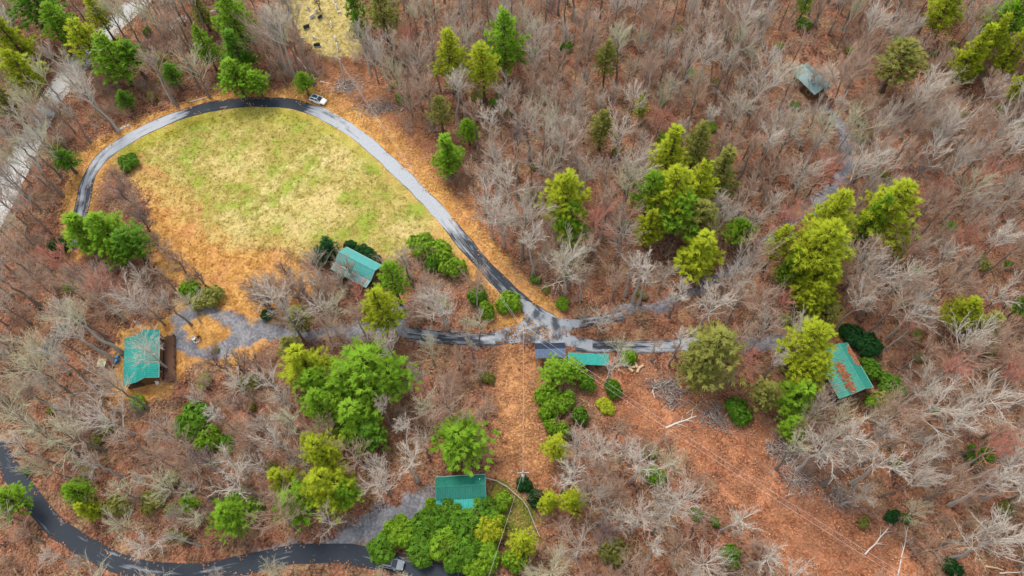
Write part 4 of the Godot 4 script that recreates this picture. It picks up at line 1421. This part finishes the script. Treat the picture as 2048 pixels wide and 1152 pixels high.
func make_bare_trees() -> void:
	var kinds := []
	for k in 16:
		kinds.append(bare_tree(500 + k, 14.0, [0.5, 0.62, 0.42, 0.7, 0.55, 0.45, 0.6, 0.3][k % 8], [5.4, 4.0, 6.4, 3.4, 5.0, 5.8, 4.4, 6.0][k % 8], [10, 9, 12, 8, 11, 10, 7, 13][k % 8], [0.05, 0.10, 0.01, 0.14, 0.07, 0.03, 0.09, 0.06][k % 8]))
	var snags := []
	for k in 3:
		snags.append(bare_tree(540 + k, 9.0, 0.15, 4.2, 12, 0.09))
	# hand-placed: foot in the photograph, height, width of the crown (m), tone, low-branching
	var list := [
		[238,263,21,9,0,0], [231,258,20,8,1,0], [355,212,19,8,1,0], [345,205,18,8,3,0], [420,196,17,8,2,0], [150,345,20,9,2,0], [110,262,18,9,2,0], [82,332,18,9,1,0], [62,402,17,9,1,0], [134,218,18,8,2,0], [160,186,17,8,1,0], [52,450,17,9,3,0], [98,300,19,9,1,0], [40,500,17,9,1,0], [250,75,17,8,2,0], [300,60,17,8,1,0], [120,352,18,9,1,0], [590,152,23,11,0,0], [578,150,22,10,1,0], [600,140,21,9,2,0], [565,145,20,9,1,0], [545,140,19,9,3,0], [757,166,20,6,1,0], [781,182,17,6,0,0], [742,150,18,6,1,0], [800,165,18,7,1,0], [915,248,19,8,0,0], [930,236,18,8,1,0], [880,180,18,7,3,0],
		[985,478,21,9,0,0], [1008,492,20,8,0,0], [1045,520,22,9,1,0], [1066,548,20,8,0,0], [1085,520,18,7,3,0], [970,430,18,8,1,0], [1020,440,20,9,0,0], [1130,592,21,9,0,0], [1137,578,20,9,2,0], [1095,560,17,7,3,0], [1160,600,15,7,3,0], [1265,603,20,9,0,0], [1278,606,17,9,0,0], [1250,590,18,8,1,0], [1225,600,16,7,3,0], [1195,666,10,9,0,2], [1222,652,9,7,3,2], [1165,655,7,5,1,2], [1236,725,12,7,2,0], [1300,720,11,6,3,0], [1348,712,15,8,0,0], [1337,732,12,6,3,0], [1395,660,18,12,0,0], [1450,655,18,9,3,0], [1490,660,18,9,3,0], [1500,700,17,8,1,0],
		[1620,916,20,8,1,0], [1638,918,22,9,0,0], [1702,967,22,10,0,0], [1720,930,19,9,3,0], [1262,963,19,11,0,0], [1238,925,15,9,0,0], [1190,925,13,9,0,0], [1337,1028,20,11,0,0], [1262,1065,17,10,0,0], [1230,1060,15,9,0,0], [1200,1050,16,9,1,0], [1290,1125,17,10,0,0], [1340,1105,15,9,3,0], [1150,1110,15,8,1,0], [1390,1140,15,8,0,0], [1100,1150,16,11,2,0], [1060,1160,14,8,2,0], [1500,1130,16,11,0,0], [1540,1160,16,10,0,0], [1460,1190,17,10,0,0], [1120,1060,10,6,3,0],
		[866,640,17,7,1,0], [888,648,17,7,0,0], [897,658,19,7,0,0], [850,640,13,6,1,0], [960,690,14,9,2,0], [935,690,13,8,2,0], [948,720,11,7,1,0], [840,660,10,6,3,0], [690,650,13,8,2,0], [662,646,12,7,0,0], [920,740,10,6,3,0], [850,780,11,7,1,0], [960,770,12,7,3,0],
		[335,737,17,11,0,2], [200,1142,11,8,1,0], [140,1122,10,7,0,0], [55,1045,12,8,2,0], [330,1166,9,7,0,0], [455,1162,8,7,1,0], [90,1085,10,7,3,0], [245,706,24,12,2,0], [228,720,21,10,0,0], [383,650,15,9,1,0], [400,641,12,8,2,0], [330,650,14,8,1,0], [300,640,15,9,0,0], [250,640,18,10,3,0], [260,610,17,9,4,0], [200,580,18,9,4,0], [170,570,17,9,4,0], [455,742,9,6,5,1], [490,748,9,6,5,1], [520,738,8,5,5,1], [548,770,10,7,3,0],
		[545,622,9,7,5,1], [532,612,9,7,1,1], [556,590,8,7,1,1], [575,618,9,7,3,1], [612,590,9,7,1,1], [655,610,8,7,3,1], [566,605,9,7,3,1], [520,596,8,6,5,1], [600,602,9,7,3,1], [640,588,9,7,1,1], [675,600,9,6,3,1], [620,620,9,7,5,1], [706,560,9,5,3,1], [690,580,9,6,1,1], [640,545,8,6,1,1], [585,570,8,6,5,1], [300,462,8,6,5,1], [268,412,8,7,5,1], [290,430,7,6,3,1], [330,505,7,6,5,1], [372,545,7,6,5,1], [412,572,7,6,5,1], [350,520,7,6,3,1], [245,370,6,5,3,1], [640,20,6,3.5,5,1],
		[1903,1117,22,12,0,0], [1880,1090,18,10,1,0], [1960,1090,19,11,0,0], [1900,1010,20,10,0,0], [1850,1000,19,10,3,0], [1790,1040,12,7,2,0], [1960,1000,20,11,0,0], [1690,597,18,8,0,0], [1688,580,19,8,1,0], [1702,560,17,8,3,0], [1835,577,20,9,1,0], [1858,592,19,9,3,0], [1775,676,17,9,0,0], [1810,852,20,11,0,0], [1900,848,21,11,0,0], [1870,760,18,10,3,0], [1880,740,18,9,0,0], [1800,740,15,9,3,0], [1770,700,14,8,4,0], [1640,204,13,7,0,2], [1626,192,12,7,0,2], [1612,186,11,6,1,2], [1940,330,22,9,0,0], [1840,330,21,7,0,0], [1800,275,20,7,0,0], [1990,270,22,9,0,0], [300,1010,16,12,2,0], [340,990,15,10,1,0], [210,900,18,12,2,0], [150,790,20,12,2,0], [90,860,18,11,2,0], [270,870,17,10,0,0], [330,1100,14,11,0,0], [400,1090,13,10,1,0], [500,950,15,11,0,0], [470,860,15,10,0,0], [510,800,15,10,0,0], [742,985,10,6,3,0], [768,950,10,7,0,0], [560,1150,10,7,2,0], [770,1160,8,6,2,0], [815,1165,9,6,2,0], [585,1140,7,5,2,0],
	]
	var open := []
	for a in [[130,430, 150,340, 210,275, 300,228, 420,195, 560,185, 600,180, 680,185, 720,215, 800,300, 880,390, 960,480, 1040,560, 1100,610, 1150,625, 1240,630, 1240,648, 1160,660, 1225,680, 1225,740, 1080,720, 960,700, 960,660, 1000,655, 1010,640, 960,560, 930,480, 800,460, 770,520, 690,480, 640,470, 600,500, 490,500, 500,600, 540,640, 560,690, 470,735, 380,725, 330,700, 330,640, 360,610, 370,560, 310,530, 300,430, 260,340, 215,340, 195,420],
			[575,-30, 705,-30, 715,60, 730,110, 770,180, 830,260, 900,340, 960,430, 900,400, 760,250, 690,190, 650,165, 640,110, 590,60],
			[1090,760, 1200,790, 1240,725, 1340,735, 1400,780, 1440,810, 1520,850, 1545,940, 1650,1000, 1720,1060, 1790,1100, 1860,1160, 1640,1160, 1570,1100, 1490,1020, 1430,960, 1350,870, 1260,830, 1200,850, 1090,850],
			[975,690, 1085,700, 1095,790, 1100,880, 1120,950, 1060,970, 965,950, 985,860, 975,780],
			[650,1090, 700,1060, 850,965, 850,935, 1000,935, 1090,990, 1100,1080, 1000,1160, 930,1160, 740,1150, 640,1120, 520,1135, 450,1110],
			[235,650, 335,650, 340,800, 225,800], [1655,680, 1720,670, 1760,785, 1680,805], [205,70, 265,0, 305,0, 240,75], [650,480, 770,480, 770,570, 700,560],
			[1590,115, 1665,115, 1665,190, 1600,190], [50,985, 80,985, 190,1085, 280,1130, 190,1115, 90,1045], [100,665, 118,665, 118,705, 85,715], [1500,668, 1580,668, 1580,700, 1500,700], [5,330, 60,330, 20,420, 0,440], [1648,212, 1690,235, 1718,330, 1695,362, 1670,300]]:
		open.append(pts(a))
	var cell := {}
	var all := []
	for d in list:
		var p := spot(d[0], d[1])
		all.append([p, d[2] * (1.15 if d[5] == 1 else 1.0), d[3] * (1.3 if d[5] == 1 else 1.0), d[4], d[5], true])
	# the rest of the woods: dart throwing with a spacing that varies, keeping foot and crown out of the open places
	var vary := FastNoiseLite.new()
	vary.seed = 77
	vary.frequency = 0.03
	var tries := 0
	while tries < 40000:
		tries += 1
		var x := rng.randf_range(X0 + 4.0, X1 - 4.0)
		var z := rng.randf_range(Z0 + 4.0, Z1 - 4.0)
		var tall := rng.randf_range(13.0, 22.0)
		var wide := tall * rng.randf_range(0.26, 0.48)
		var foot := seen_at(Vector3(x, 0, z))
		var mid := seen_at(Vector3(x, tall * 0.72, z))
		var upper := seen_at(Vector3(x, tall, z))
		var fk := int((z - Z0) / (Z1 - Z0) * (FH - 1)) * FW + int((x - X0) / (X1 - X0) * (FW - 1))
		if flat_bytes[fk] > 120: continue
		if mid.x < -70 or mid.x > 2118 or upper.y > 1230 or mid.y < -70: continue
		var bad := false
		for q in open:
			if Geometry2D.is_point_in_polygon(foot, q) or Geometry2D.is_point_in_polygon(mid, q) or Geometry2D.is_point_in_polygon(upper, q):
				bad = true
				break
		if bad: continue
		var need := 4.15 + vary.get_noise_2d(x, z) * 2.0
		for g in all:
			var gp: Vector3 = g[0]
			if absf(gp.x - x) < need and Vector2(gp.x - x, gp.z - z).length() < need:
				bad = true
				break
		if bad: continue
		for e in planted:
			var ep: Vector3 = e.at
			if Vector2(ep.x - x, ep.z - z).length() < maxf(1.6, e.rad * 0.75):
				bad = true
				break
			# no bare crown in front of a green one
			var epx: Vector2 = e.px
			if e.tall < 3.3: continue
			var span: float = e.rad * 9.5 + wide * 1.4
			if minf(epx.distance_to(mid), epx.distance_to(upper)) < (span if z > ep.z - 3.0 else e.rad * 6.0):
				bad = true
				break
		if bad: continue
		var pick := rng.randf()
		var tone := 0 if pick < 0.16 else 1 if pick < 0.48 else 2 if pick < 0.60 else 3 if pick < 0.94 else 4 if pick < 0.97 else 5
		all.append([Vector3(x, 0, z), tall, wide, tone, 0, false])
	# the 300 that show largest stand alone; the others are one mass
	var order := []
	for k in all.size():
		var g: Array = all[k]
		var size: float = per_metre(g[0]) * g[2]
		var at := seen_at(g[0] + Vector3(0, g[1] * 0.6, 0))
		if at.x < 0 or at.x > 2048 or at.y < 0 or at.y > 1152: size *= 0.2
		order.append([-(size + (1000.0 if g[5] else 0.0)), k])
	order.sort()
	print("bare trees: ", all.size())
	var rest := []
	for j in order.size():
		var k: int = order[j][1]
		var g: Array = all[k]
		var low: bool = g[4] == 1
		var which: Array = snags[k % 3] if low else kinds[7 if g[4] == 2 else (k * 5 + 1) % 16]
		var p: Vector3 = g[0]
		p.y = ground_y(p.x, p.z)
		var sy: float = g[1] / which[2]
		var sx: float = g[2] * 0.5 / which[3]
		sx = clampf(sx, sy * 0.7, sy * 1.22)
		var b := Basis(Vector3(rng.randfn(0, 1), 0, rng.randfn(0, 1)).normalized(), rng.randf_range(0, 0.05)) * Basis(Vector3.UP, rng.randf() * TAU) * Basis.from_scale(Vector3(sx, sy, sx))
		if j < 300:
			var o := thing("bare_tree", p)
			o.transform = Transform3D(b, p)
			part("trunk", which[0], M.bark_dark if g[3] == 5 else M.bark_pale if g[3] == 0 or k % 3 == 0 else M.bark, o)
			part("crown", which[1], M.bare[g[3]], o)
			planted.append({"node": o, "at": p, "kind": 4, "tone": g[3], "tall": g[1], "rad": g[2] * 0.5, "px": seen_at(p)})
		else:
			rest.append([Transform3D(b, p), (k * 5 + 1) % 16, g[3]])
	var mass := thing("bare_woodland", Vector3.ZERO)
	tag(mass, "thin leafless trees filling the woods behind the larger ones", "woodland", "", "stuff")
	for which in 16:
		for tone in 6:
			var at := []
			for t in rest:
				if t[1] == which and t[2] == tone: at.append(t[0])
			if at.is_empty(): continue
			for half in 2:
				var mm := MultiMesh.new()
				mm.transform_format = MultiMesh.TRANSFORM_3D
				mm.mesh = kinds[which][half]
				mm.instance_count = at.size()
				for k in at.size(): mm.set_instance_transform(k, at[k])
				var o := MultiMeshInstance3D.new()
				o.multimesh = mm
				o.material_override = [M.bark, M.bare[tone]][half]
				o.name = ["trunk", "crown"][half]
				mass.add_child(o, true)

func make_undergrowth() -> void:
	# saplings and brush: nobody could count it
	var forms := []
	for k in 4:
		var r := RandomNumberGenerator.new()
		r.seed = 700 + k
		var s := Shape.new()
		for j in 5:
			var a := r.randf() * TAU
			var d := Vector3(cos(a) * 0.45, 1.0, sin(a) * 0.45).normalized()
			var l := r.randf_range(2.2, 4.0)
			var root := Vector3(cos(a), 0, sin(a)) * r.randf() * 0.5
			var tip := root + d * l
			s.col = Color.WHITE * r.randf_range(0.8, 1.2)
			s.spike(root - Vector3(0, 0.2, 0), tip, 0.045)
			for q in 16:
				var f := r.randf_range(0.25, 1.0)
				var e := (d * 0.7 + Vector3(r.randfn(0, 0.7), r.randfn(0, 0.3), r.randfn(0, 0.7))).normalized()
				var b := root.lerp(tip, f)
				var l2 := l * r.randf_range(0.2, 0.42)
				s.col = Color.WHITE * r.randf_range(0.7, 1.2)
				s.spike(b, b + e * l2, 0.022)
				for w in 2:
					var g := (e + Vector3(r.randfn(0, 0.5), r.randfn(0, 0.3) + 0.1, r.randfn(0, 0.5))).normalized()
					var bb := b + e * l2 * r.randf_range(0.3, 0.8)
					s.spike(bb, bb + g * l2 * 0.5, 0.015)
		forms.append(s.mesh())
	var shut := area_mask([MEADOW, STRAW_SIDE, VERGE_WEST, VERGE_EAST, GRAVES, WEDGE, CLEARING, POWER_CUT, DRIVE_D, DRIVE_C, DRIVE_MID, DRIVE_F, LOOP_GRAVEL, YARD_A, YARD_D, [860,940, 1000,940, 1000,1040, 860,1040], [1640,670, 1770,670, 1770,810, 1640,810], [1570,100, 1680,100, 1680,200, 1570,200], [1050,670, 1240,670, 1240,760, 1050,760], [225,640, 340,640, 340,790, 225,790]], road_lines, 4.0, 4).get_data()
	var dense := FastNoiseLite.new()
	dense.seed = 91
	dense.frequency = 0.05
	var holder := thing("undergrowth", Vector3.ZERO)
	tag(holder, "thin brownish brush and saplings on the woodland floor", "undergrowth", "", "stuff")
	for k in 4:
		var at := []
		for j in 2300:
			var x := rng.randf_range(X0 + 6.0, X1 - 6.0)
			var z := rng.randf_range(Z0 + 6.0, Z1 - 6.0)
			var mk := int((z - Z0) / (Z1 - Z0) * 583.0) * 1024 + int((x - X0) / (X1 - X0) * 1023.0)
			if shut[mk] > 40 or dense.get_noise_2d(x, z) < -0.12: continue
			var sc := rng.randf_range(0.5, 1.25)
			at.append(Transform3D(Basis(Vector3.UP, rng.randf() * TAU) * Basis.from_scale(Vector3(sc, sc * rng.randf_range(0.7, 1.2), sc)), Vector3(x, ground_y(x, z), z)))
		var mm := MultiMesh.new()
		mm.transform_format = MultiMesh.TRANSFORM_3D
		mm.mesh = forms[k]
		mm.instance_count = at.size()
		for j in at.size(): mm.set_instance_transform(j, at[j])
		var o := MultiMeshInstance3D.new()
		o.multimesh = mm
		o.material_override = M.brush[k % 2]
		o.name = "brush"
		holder.add_child(o, true)

func scatter(called: String, holder: Node3D, m: Mesh, material: Material, places: Array, colors: Array) -> void:
	var mm := MultiMesh.new()
	mm.transform_format = MultiMesh.TRANSFORM_3D
	mm.use_colors = true
	mm.mesh = m
	mm.instance_count = places.size()
	for j in places.size():
		mm.set_instance_transform(j, places[j])
		mm.set_instance_color(j, colors[j])
	var o := MultiMeshInstance3D.new()
	o.multimesh = mm
	o.material_override = material
	o.name = called
	holder.add_child(o, true)

func ground_tint(x: float, z: float) -> Color:
	var px := clampi(int((x - X0) / (X1 - X0) * cover_image.get_width()), 0, cover_image.get_width() - 1)
	var pz := clampi(int((z - Z0) / (Z1 - Z0) * cover_image.get_height()), 0, cover_image.get_height() - 1)
	return cover_image.get_pixel(px, pz).srgb_to_linear()

func make_litter_and_grass() -> void:
	var r := RandomNumberGenerator.new()
	r.seed = 811
	var leaves := []
	for k in 3:
		var s := Shape.new()
		for j in 7:
			var c := Vector3(r.randfn(0, 0.34), r.randf_range(0.02, 0.12), r.randfn(0, 0.34))
			var a := r.randf() * TAU
			var u := Vector3(cos(a), r.randf_range(-0.5, 0.5), sin(a)) * r.randf_range(0.09, 0.17)
			var v := Vector3(-sin(a), r.randf_range(-0.5, 0.5), cos(a)) * r.randf_range(0.07, 0.12)
			s.col = Color.WHITE * r.randf_range(0.6, 1.35)
			s.quad(c - u, c + v, c + u, c - v, Vector3.UP)
		leaves.append(s.mesh())
	var tufts := []
	for k in 3:
		var s := Shape.new()
		for j in 12:
			var c := Vector3(r.randfn(0, 0.16), -0.02, r.randfn(0, 0.16))
			var d := Vector3(r.randfn(0, 0.6), 1.0, r.randfn(0, 0.6)).normalized() * r.randf_range(0.14, 0.34)
			var w := d.cross(Vector3(r.randfn(0, 1), 0.1, r.randfn(0, 1))).normalized() * 0.035
			s.col = Color.WHITE * r.randf_range(0.7, 1.3)
			s.tri(c - w, c + w, c + d, Vector3(d.x, 0.6, d.z).normalized())
		tufts.append(s.mesh())
	var sticks := Shape.new()
	for j in 5:
		var c := Vector3(r.randfn(0, 0.7), r.randf_range(0.05, 0.12), r.randfn(0, 0.7))
		var d := Vector3(r.randfn(0, 1), r.randf_range(-0.03, 0.06), r.randfn(0, 1)).normalized() * r.randf_range(0.5, 1.5)
		sticks.col = Color.WHITE * r.randf_range(0.6, 1.3)
		sticks.spike(c - d * 0.5, c + d * 0.5, 0.028)
	var shut := area_mask([MEADOW, STRAW_SIDE, GRAVES, DRIVE_D, DRIVE_C, DRIVE_MID, DRIVE_F, LOOP_GRAVEL, [860,940, 1000,940, 1000,1040, 860,1040], [1640,670, 1770,670, 1770,810, 1640,810], [1570,100, 1680,100, 1680,200, 1570,200], [1060,675, 1230,675, 1230,745, 1060,745], [235,650, 330,650, 330,780, 235,780]], road_lines, 1.15, 1).get_data()
	var grassy := area_mask([MEADOW, GRAVES, STRAW_SIDE, YARD_D, VERGE_WEST, WEDGE], [], 3.0, 3).get_data()
	var on_road := area_mask([], road_lines, 2.0, 1).get_data()
	var hard := area_mask([DRIVE_D, DRIVE_C, DRIVE_MID, LOOP_GRAVEL, [235,650, 330,650, 330,780, 235,780], [860,940, 975,940, 975,1040, 860,1040]], road_lines, 2.6, 1).get_data()
	var litter := thing("leaf_litter", Vector3.ZERO)
	tag(litter, "curled dead leaves covering the woodland floor and the clearing", "leaves", "", "stuff")
	var grass := thing("grass", Vector3.ZERO)
	tag(grass, "short tufts of straw and new grass on the meadow and verges", "grass", "", "stuff")
	for k in 3:
		var at := []
		var cs := []
		for j in 34000:
			var x := r.randf_range(X0 + 4.0, X1 - 4.0)
			var z := r.randf_range(Z0 + 4.0, Z1 - 4.0)
			var mk := int((z - Z0) / (Z1 - Z0) * 583.0) * 1024 + int((x - X0) / (X1 - X0) * 1023.0)
			if shut[mk] > 60: continue
			var sc := r.randf_range(0.8, 1.7)
			at.append(Transform3D(Basis(Vector3.UP, r.randf() * TAU) * Basis.from_scale(Vector3(sc, sc, sc)), Vector3(x, ground_y(x, z) + (0.05 if on_road[mk] > 128 else 0.0), z)))
			if on_road[mk] > 128 and r.randf() < 0.62:
				at.pop_back()
				continue
			var c := ground_tint(x, z) * r.randf_range(0.75, 1.5)
			cs.append(c.lerp(Color(0.50, 0.27, 0.14), r.randf_range(0.0, 0.5)))
		scatter("leaves", litter, leaves[k], M.leaf, at, cs)
		if k == 0:
			var some := []
			var tints := []
			for j in range(0, at.size(), 11):
				some.append(at[j])
				tints.append(Color(0.50, 0.43, 0.37) * r.randf_range(0.5, 1.3))
			scatter("sticks", litter, sticks.mesh(), M.leaf, some, tints)
		at = []
		cs = []
		for j in 42000:
			var x := r.randf_range(X0 + 20.0, 30.0)
			var z := r.randf_range(Z0 + 4.0, Z1 - 4.0)
			var mk := int((z - Z0) / (Z1 - Z0) * 583.0) * 1024 + int((x - X0) / (X1 - X0) * 1023.0)
			if grassy[mk] < 110 or hard[mk] > 60: continue
			var sc := r.randf_range(0.7, 1.5)
			at.append(Transform3D(Basis(Vector3.UP, r.randf() * TAU) * Basis.from_scale(Vector3(sc, sc, sc)), Vector3(x, ground_y(x, z), z)))
			cs.append(ground_tint(x, z) * r.randf_range(0.6, 1.5))
		scatter("tufts", grass, tufts[k], M.leaf, at, cs)

# ------------------------------------------------------------------ labels that single out each tree
func write_labels() -> void:
	var marks := [
		[637, 203, "the white car"], [640, 50, "the graveyard"], [540, 340, "the meadow"], [710, 520, "the meadow cabin"], [277, 712, "the deck cabin"], [410, 665, "the gravel loop"],
		[1047, 690, "the junction pole"], [1100, 700, "the navy carport"], [1350, 850, "the long pale log"], [1705, 740, "the leaf-strewn cabin"], [920, 978, "the deep green cabin"], [1625, 155, "the woodland cabin"],
		[1265, 735, "the log rounds"], [1045, 958, "the lower pole"], [694, 167, "the graveyard pole"], [60, 992, "the lower road bend"], [500, 1128, "the lower road"], [785, 1128, "the silver car"],
		[45, 310, "the highway"], [250, 40, "the highway bend"], [180, 350, "the road's hairpin"], [860, 405, "the straight road"], [1545, 685, "the gravel parking"], [1690, 280, "the woodland drive"], [1600, 950, "the branch heaps"], [1800, 1090, "the two thin logs"], [880, 1060, "the rhododendrons"], [1270, 620, "the upper side road"], [1990, 1135, "the orange-brown log"], [105, 690, "the short dark road"], [1200, 720, "the open shed"], [1072, 1055, "the rail fence"],
	]
	var at := []
	for m in marks:
		var p := spot(m[0], m[1])
		at.append(Vector2(p.x, p.z))
	var order_words := ["nearest", "second", "third", "fourth", "fifth", "sixth", "seventh", "eighth", "ninth", "tenth", "eleventh", "twelfth", "thirteenth", "fourteenth", "fifteenth", "sixteenth", "seventeenth", "eighteenth", "nineteenth", "twentieth", "twenty-first", "twenty-second", "twenty-third", "twenty-fourth", "twenty-fifth", "twenty-sixth", "twenty-seventh", "twenty-eighth", "twenty-ninth", "thirtieth"]
	order_words[0] = "first"
	var what := ["pine", "cedar", "shrub", "rhododendron", "bare tree"]
	var greens := ["yellow-green", "bright green", "mid-green", "dark green", "olive"]
	var greys := ["whitish", "ash-grey", "greenish-grey", "pinkish-brown", "reddish", "dark brown-grey"]
	var lots := {}
	for d in planted:
		var p := Vector2(d.at.x, d.at.z)
		var first := 0
		for k in at.size():
			if at[k].distance_to(p) < at[first].distance_to(p): first = k
		var dir: Vector2 = (p - at[first]).normalized()
		var best := -1
		var word := "towards"
		var score := 0.0
		for k in at.size():
			if k == first: continue
			var e: Vector2 = (at[k] - at[first])
			var c := dir.dot(e.normalized())
			var near := 1.0 - minf(e.length() / 400.0, 0.6)
			if c * near > score:
				score = c * near; best = k; word = "towards"
			if -c * near * 0.85 > score:
				score = -c * near * 0.85; best = k; word = "away from"
		var key := "%d %d %d %s" % [d.kind, first, best, word]
		if not lots.has(key): lots[key] = []
		lots[key].append([at[first].distance_to(p), planted.find(d), first, best, word])
	for key in lots:
		var l: Array = lots[key]
		l.sort()
		for k in l.size():
			var d: Dictionary = planted[l[k][1]]
			var look: String = greens[d.tone] if d.kind < 4 else greys[d.tone]
			var size := "tall " if d.tall > (19 if d.kind == 4 else 17) else "small " if d.tall < (10 if d.kind != 2 else 3) else ""
			if d.kind == 3: size = ""
			var name_of: String = what[d.kind]
			var text: String = "%s%s %s, %s from %s %s %s" % [size, look, name_of, order_words[mini(k, 29)], marks[l[k][2]][2], l[k][4], marks[l[k][3]][2]]
			if d.kind == 3: text = "%s rhododendron of the thicket, %s from %s %s %s" % [look, order_words[mini(k, 29)], marks[l[k][2]][2], l[k][4], marks[l[k][3]][2]]
			tag(d.node, text, ["tree", "tree", "shrub", "shrub", "tree"][d.kind], ["evergreen pines among the bare woods", "cedars by the meadow cabin", "evergreen shrubs", "rhododendron thicket", "leafless hardwood trees"][d.kind])
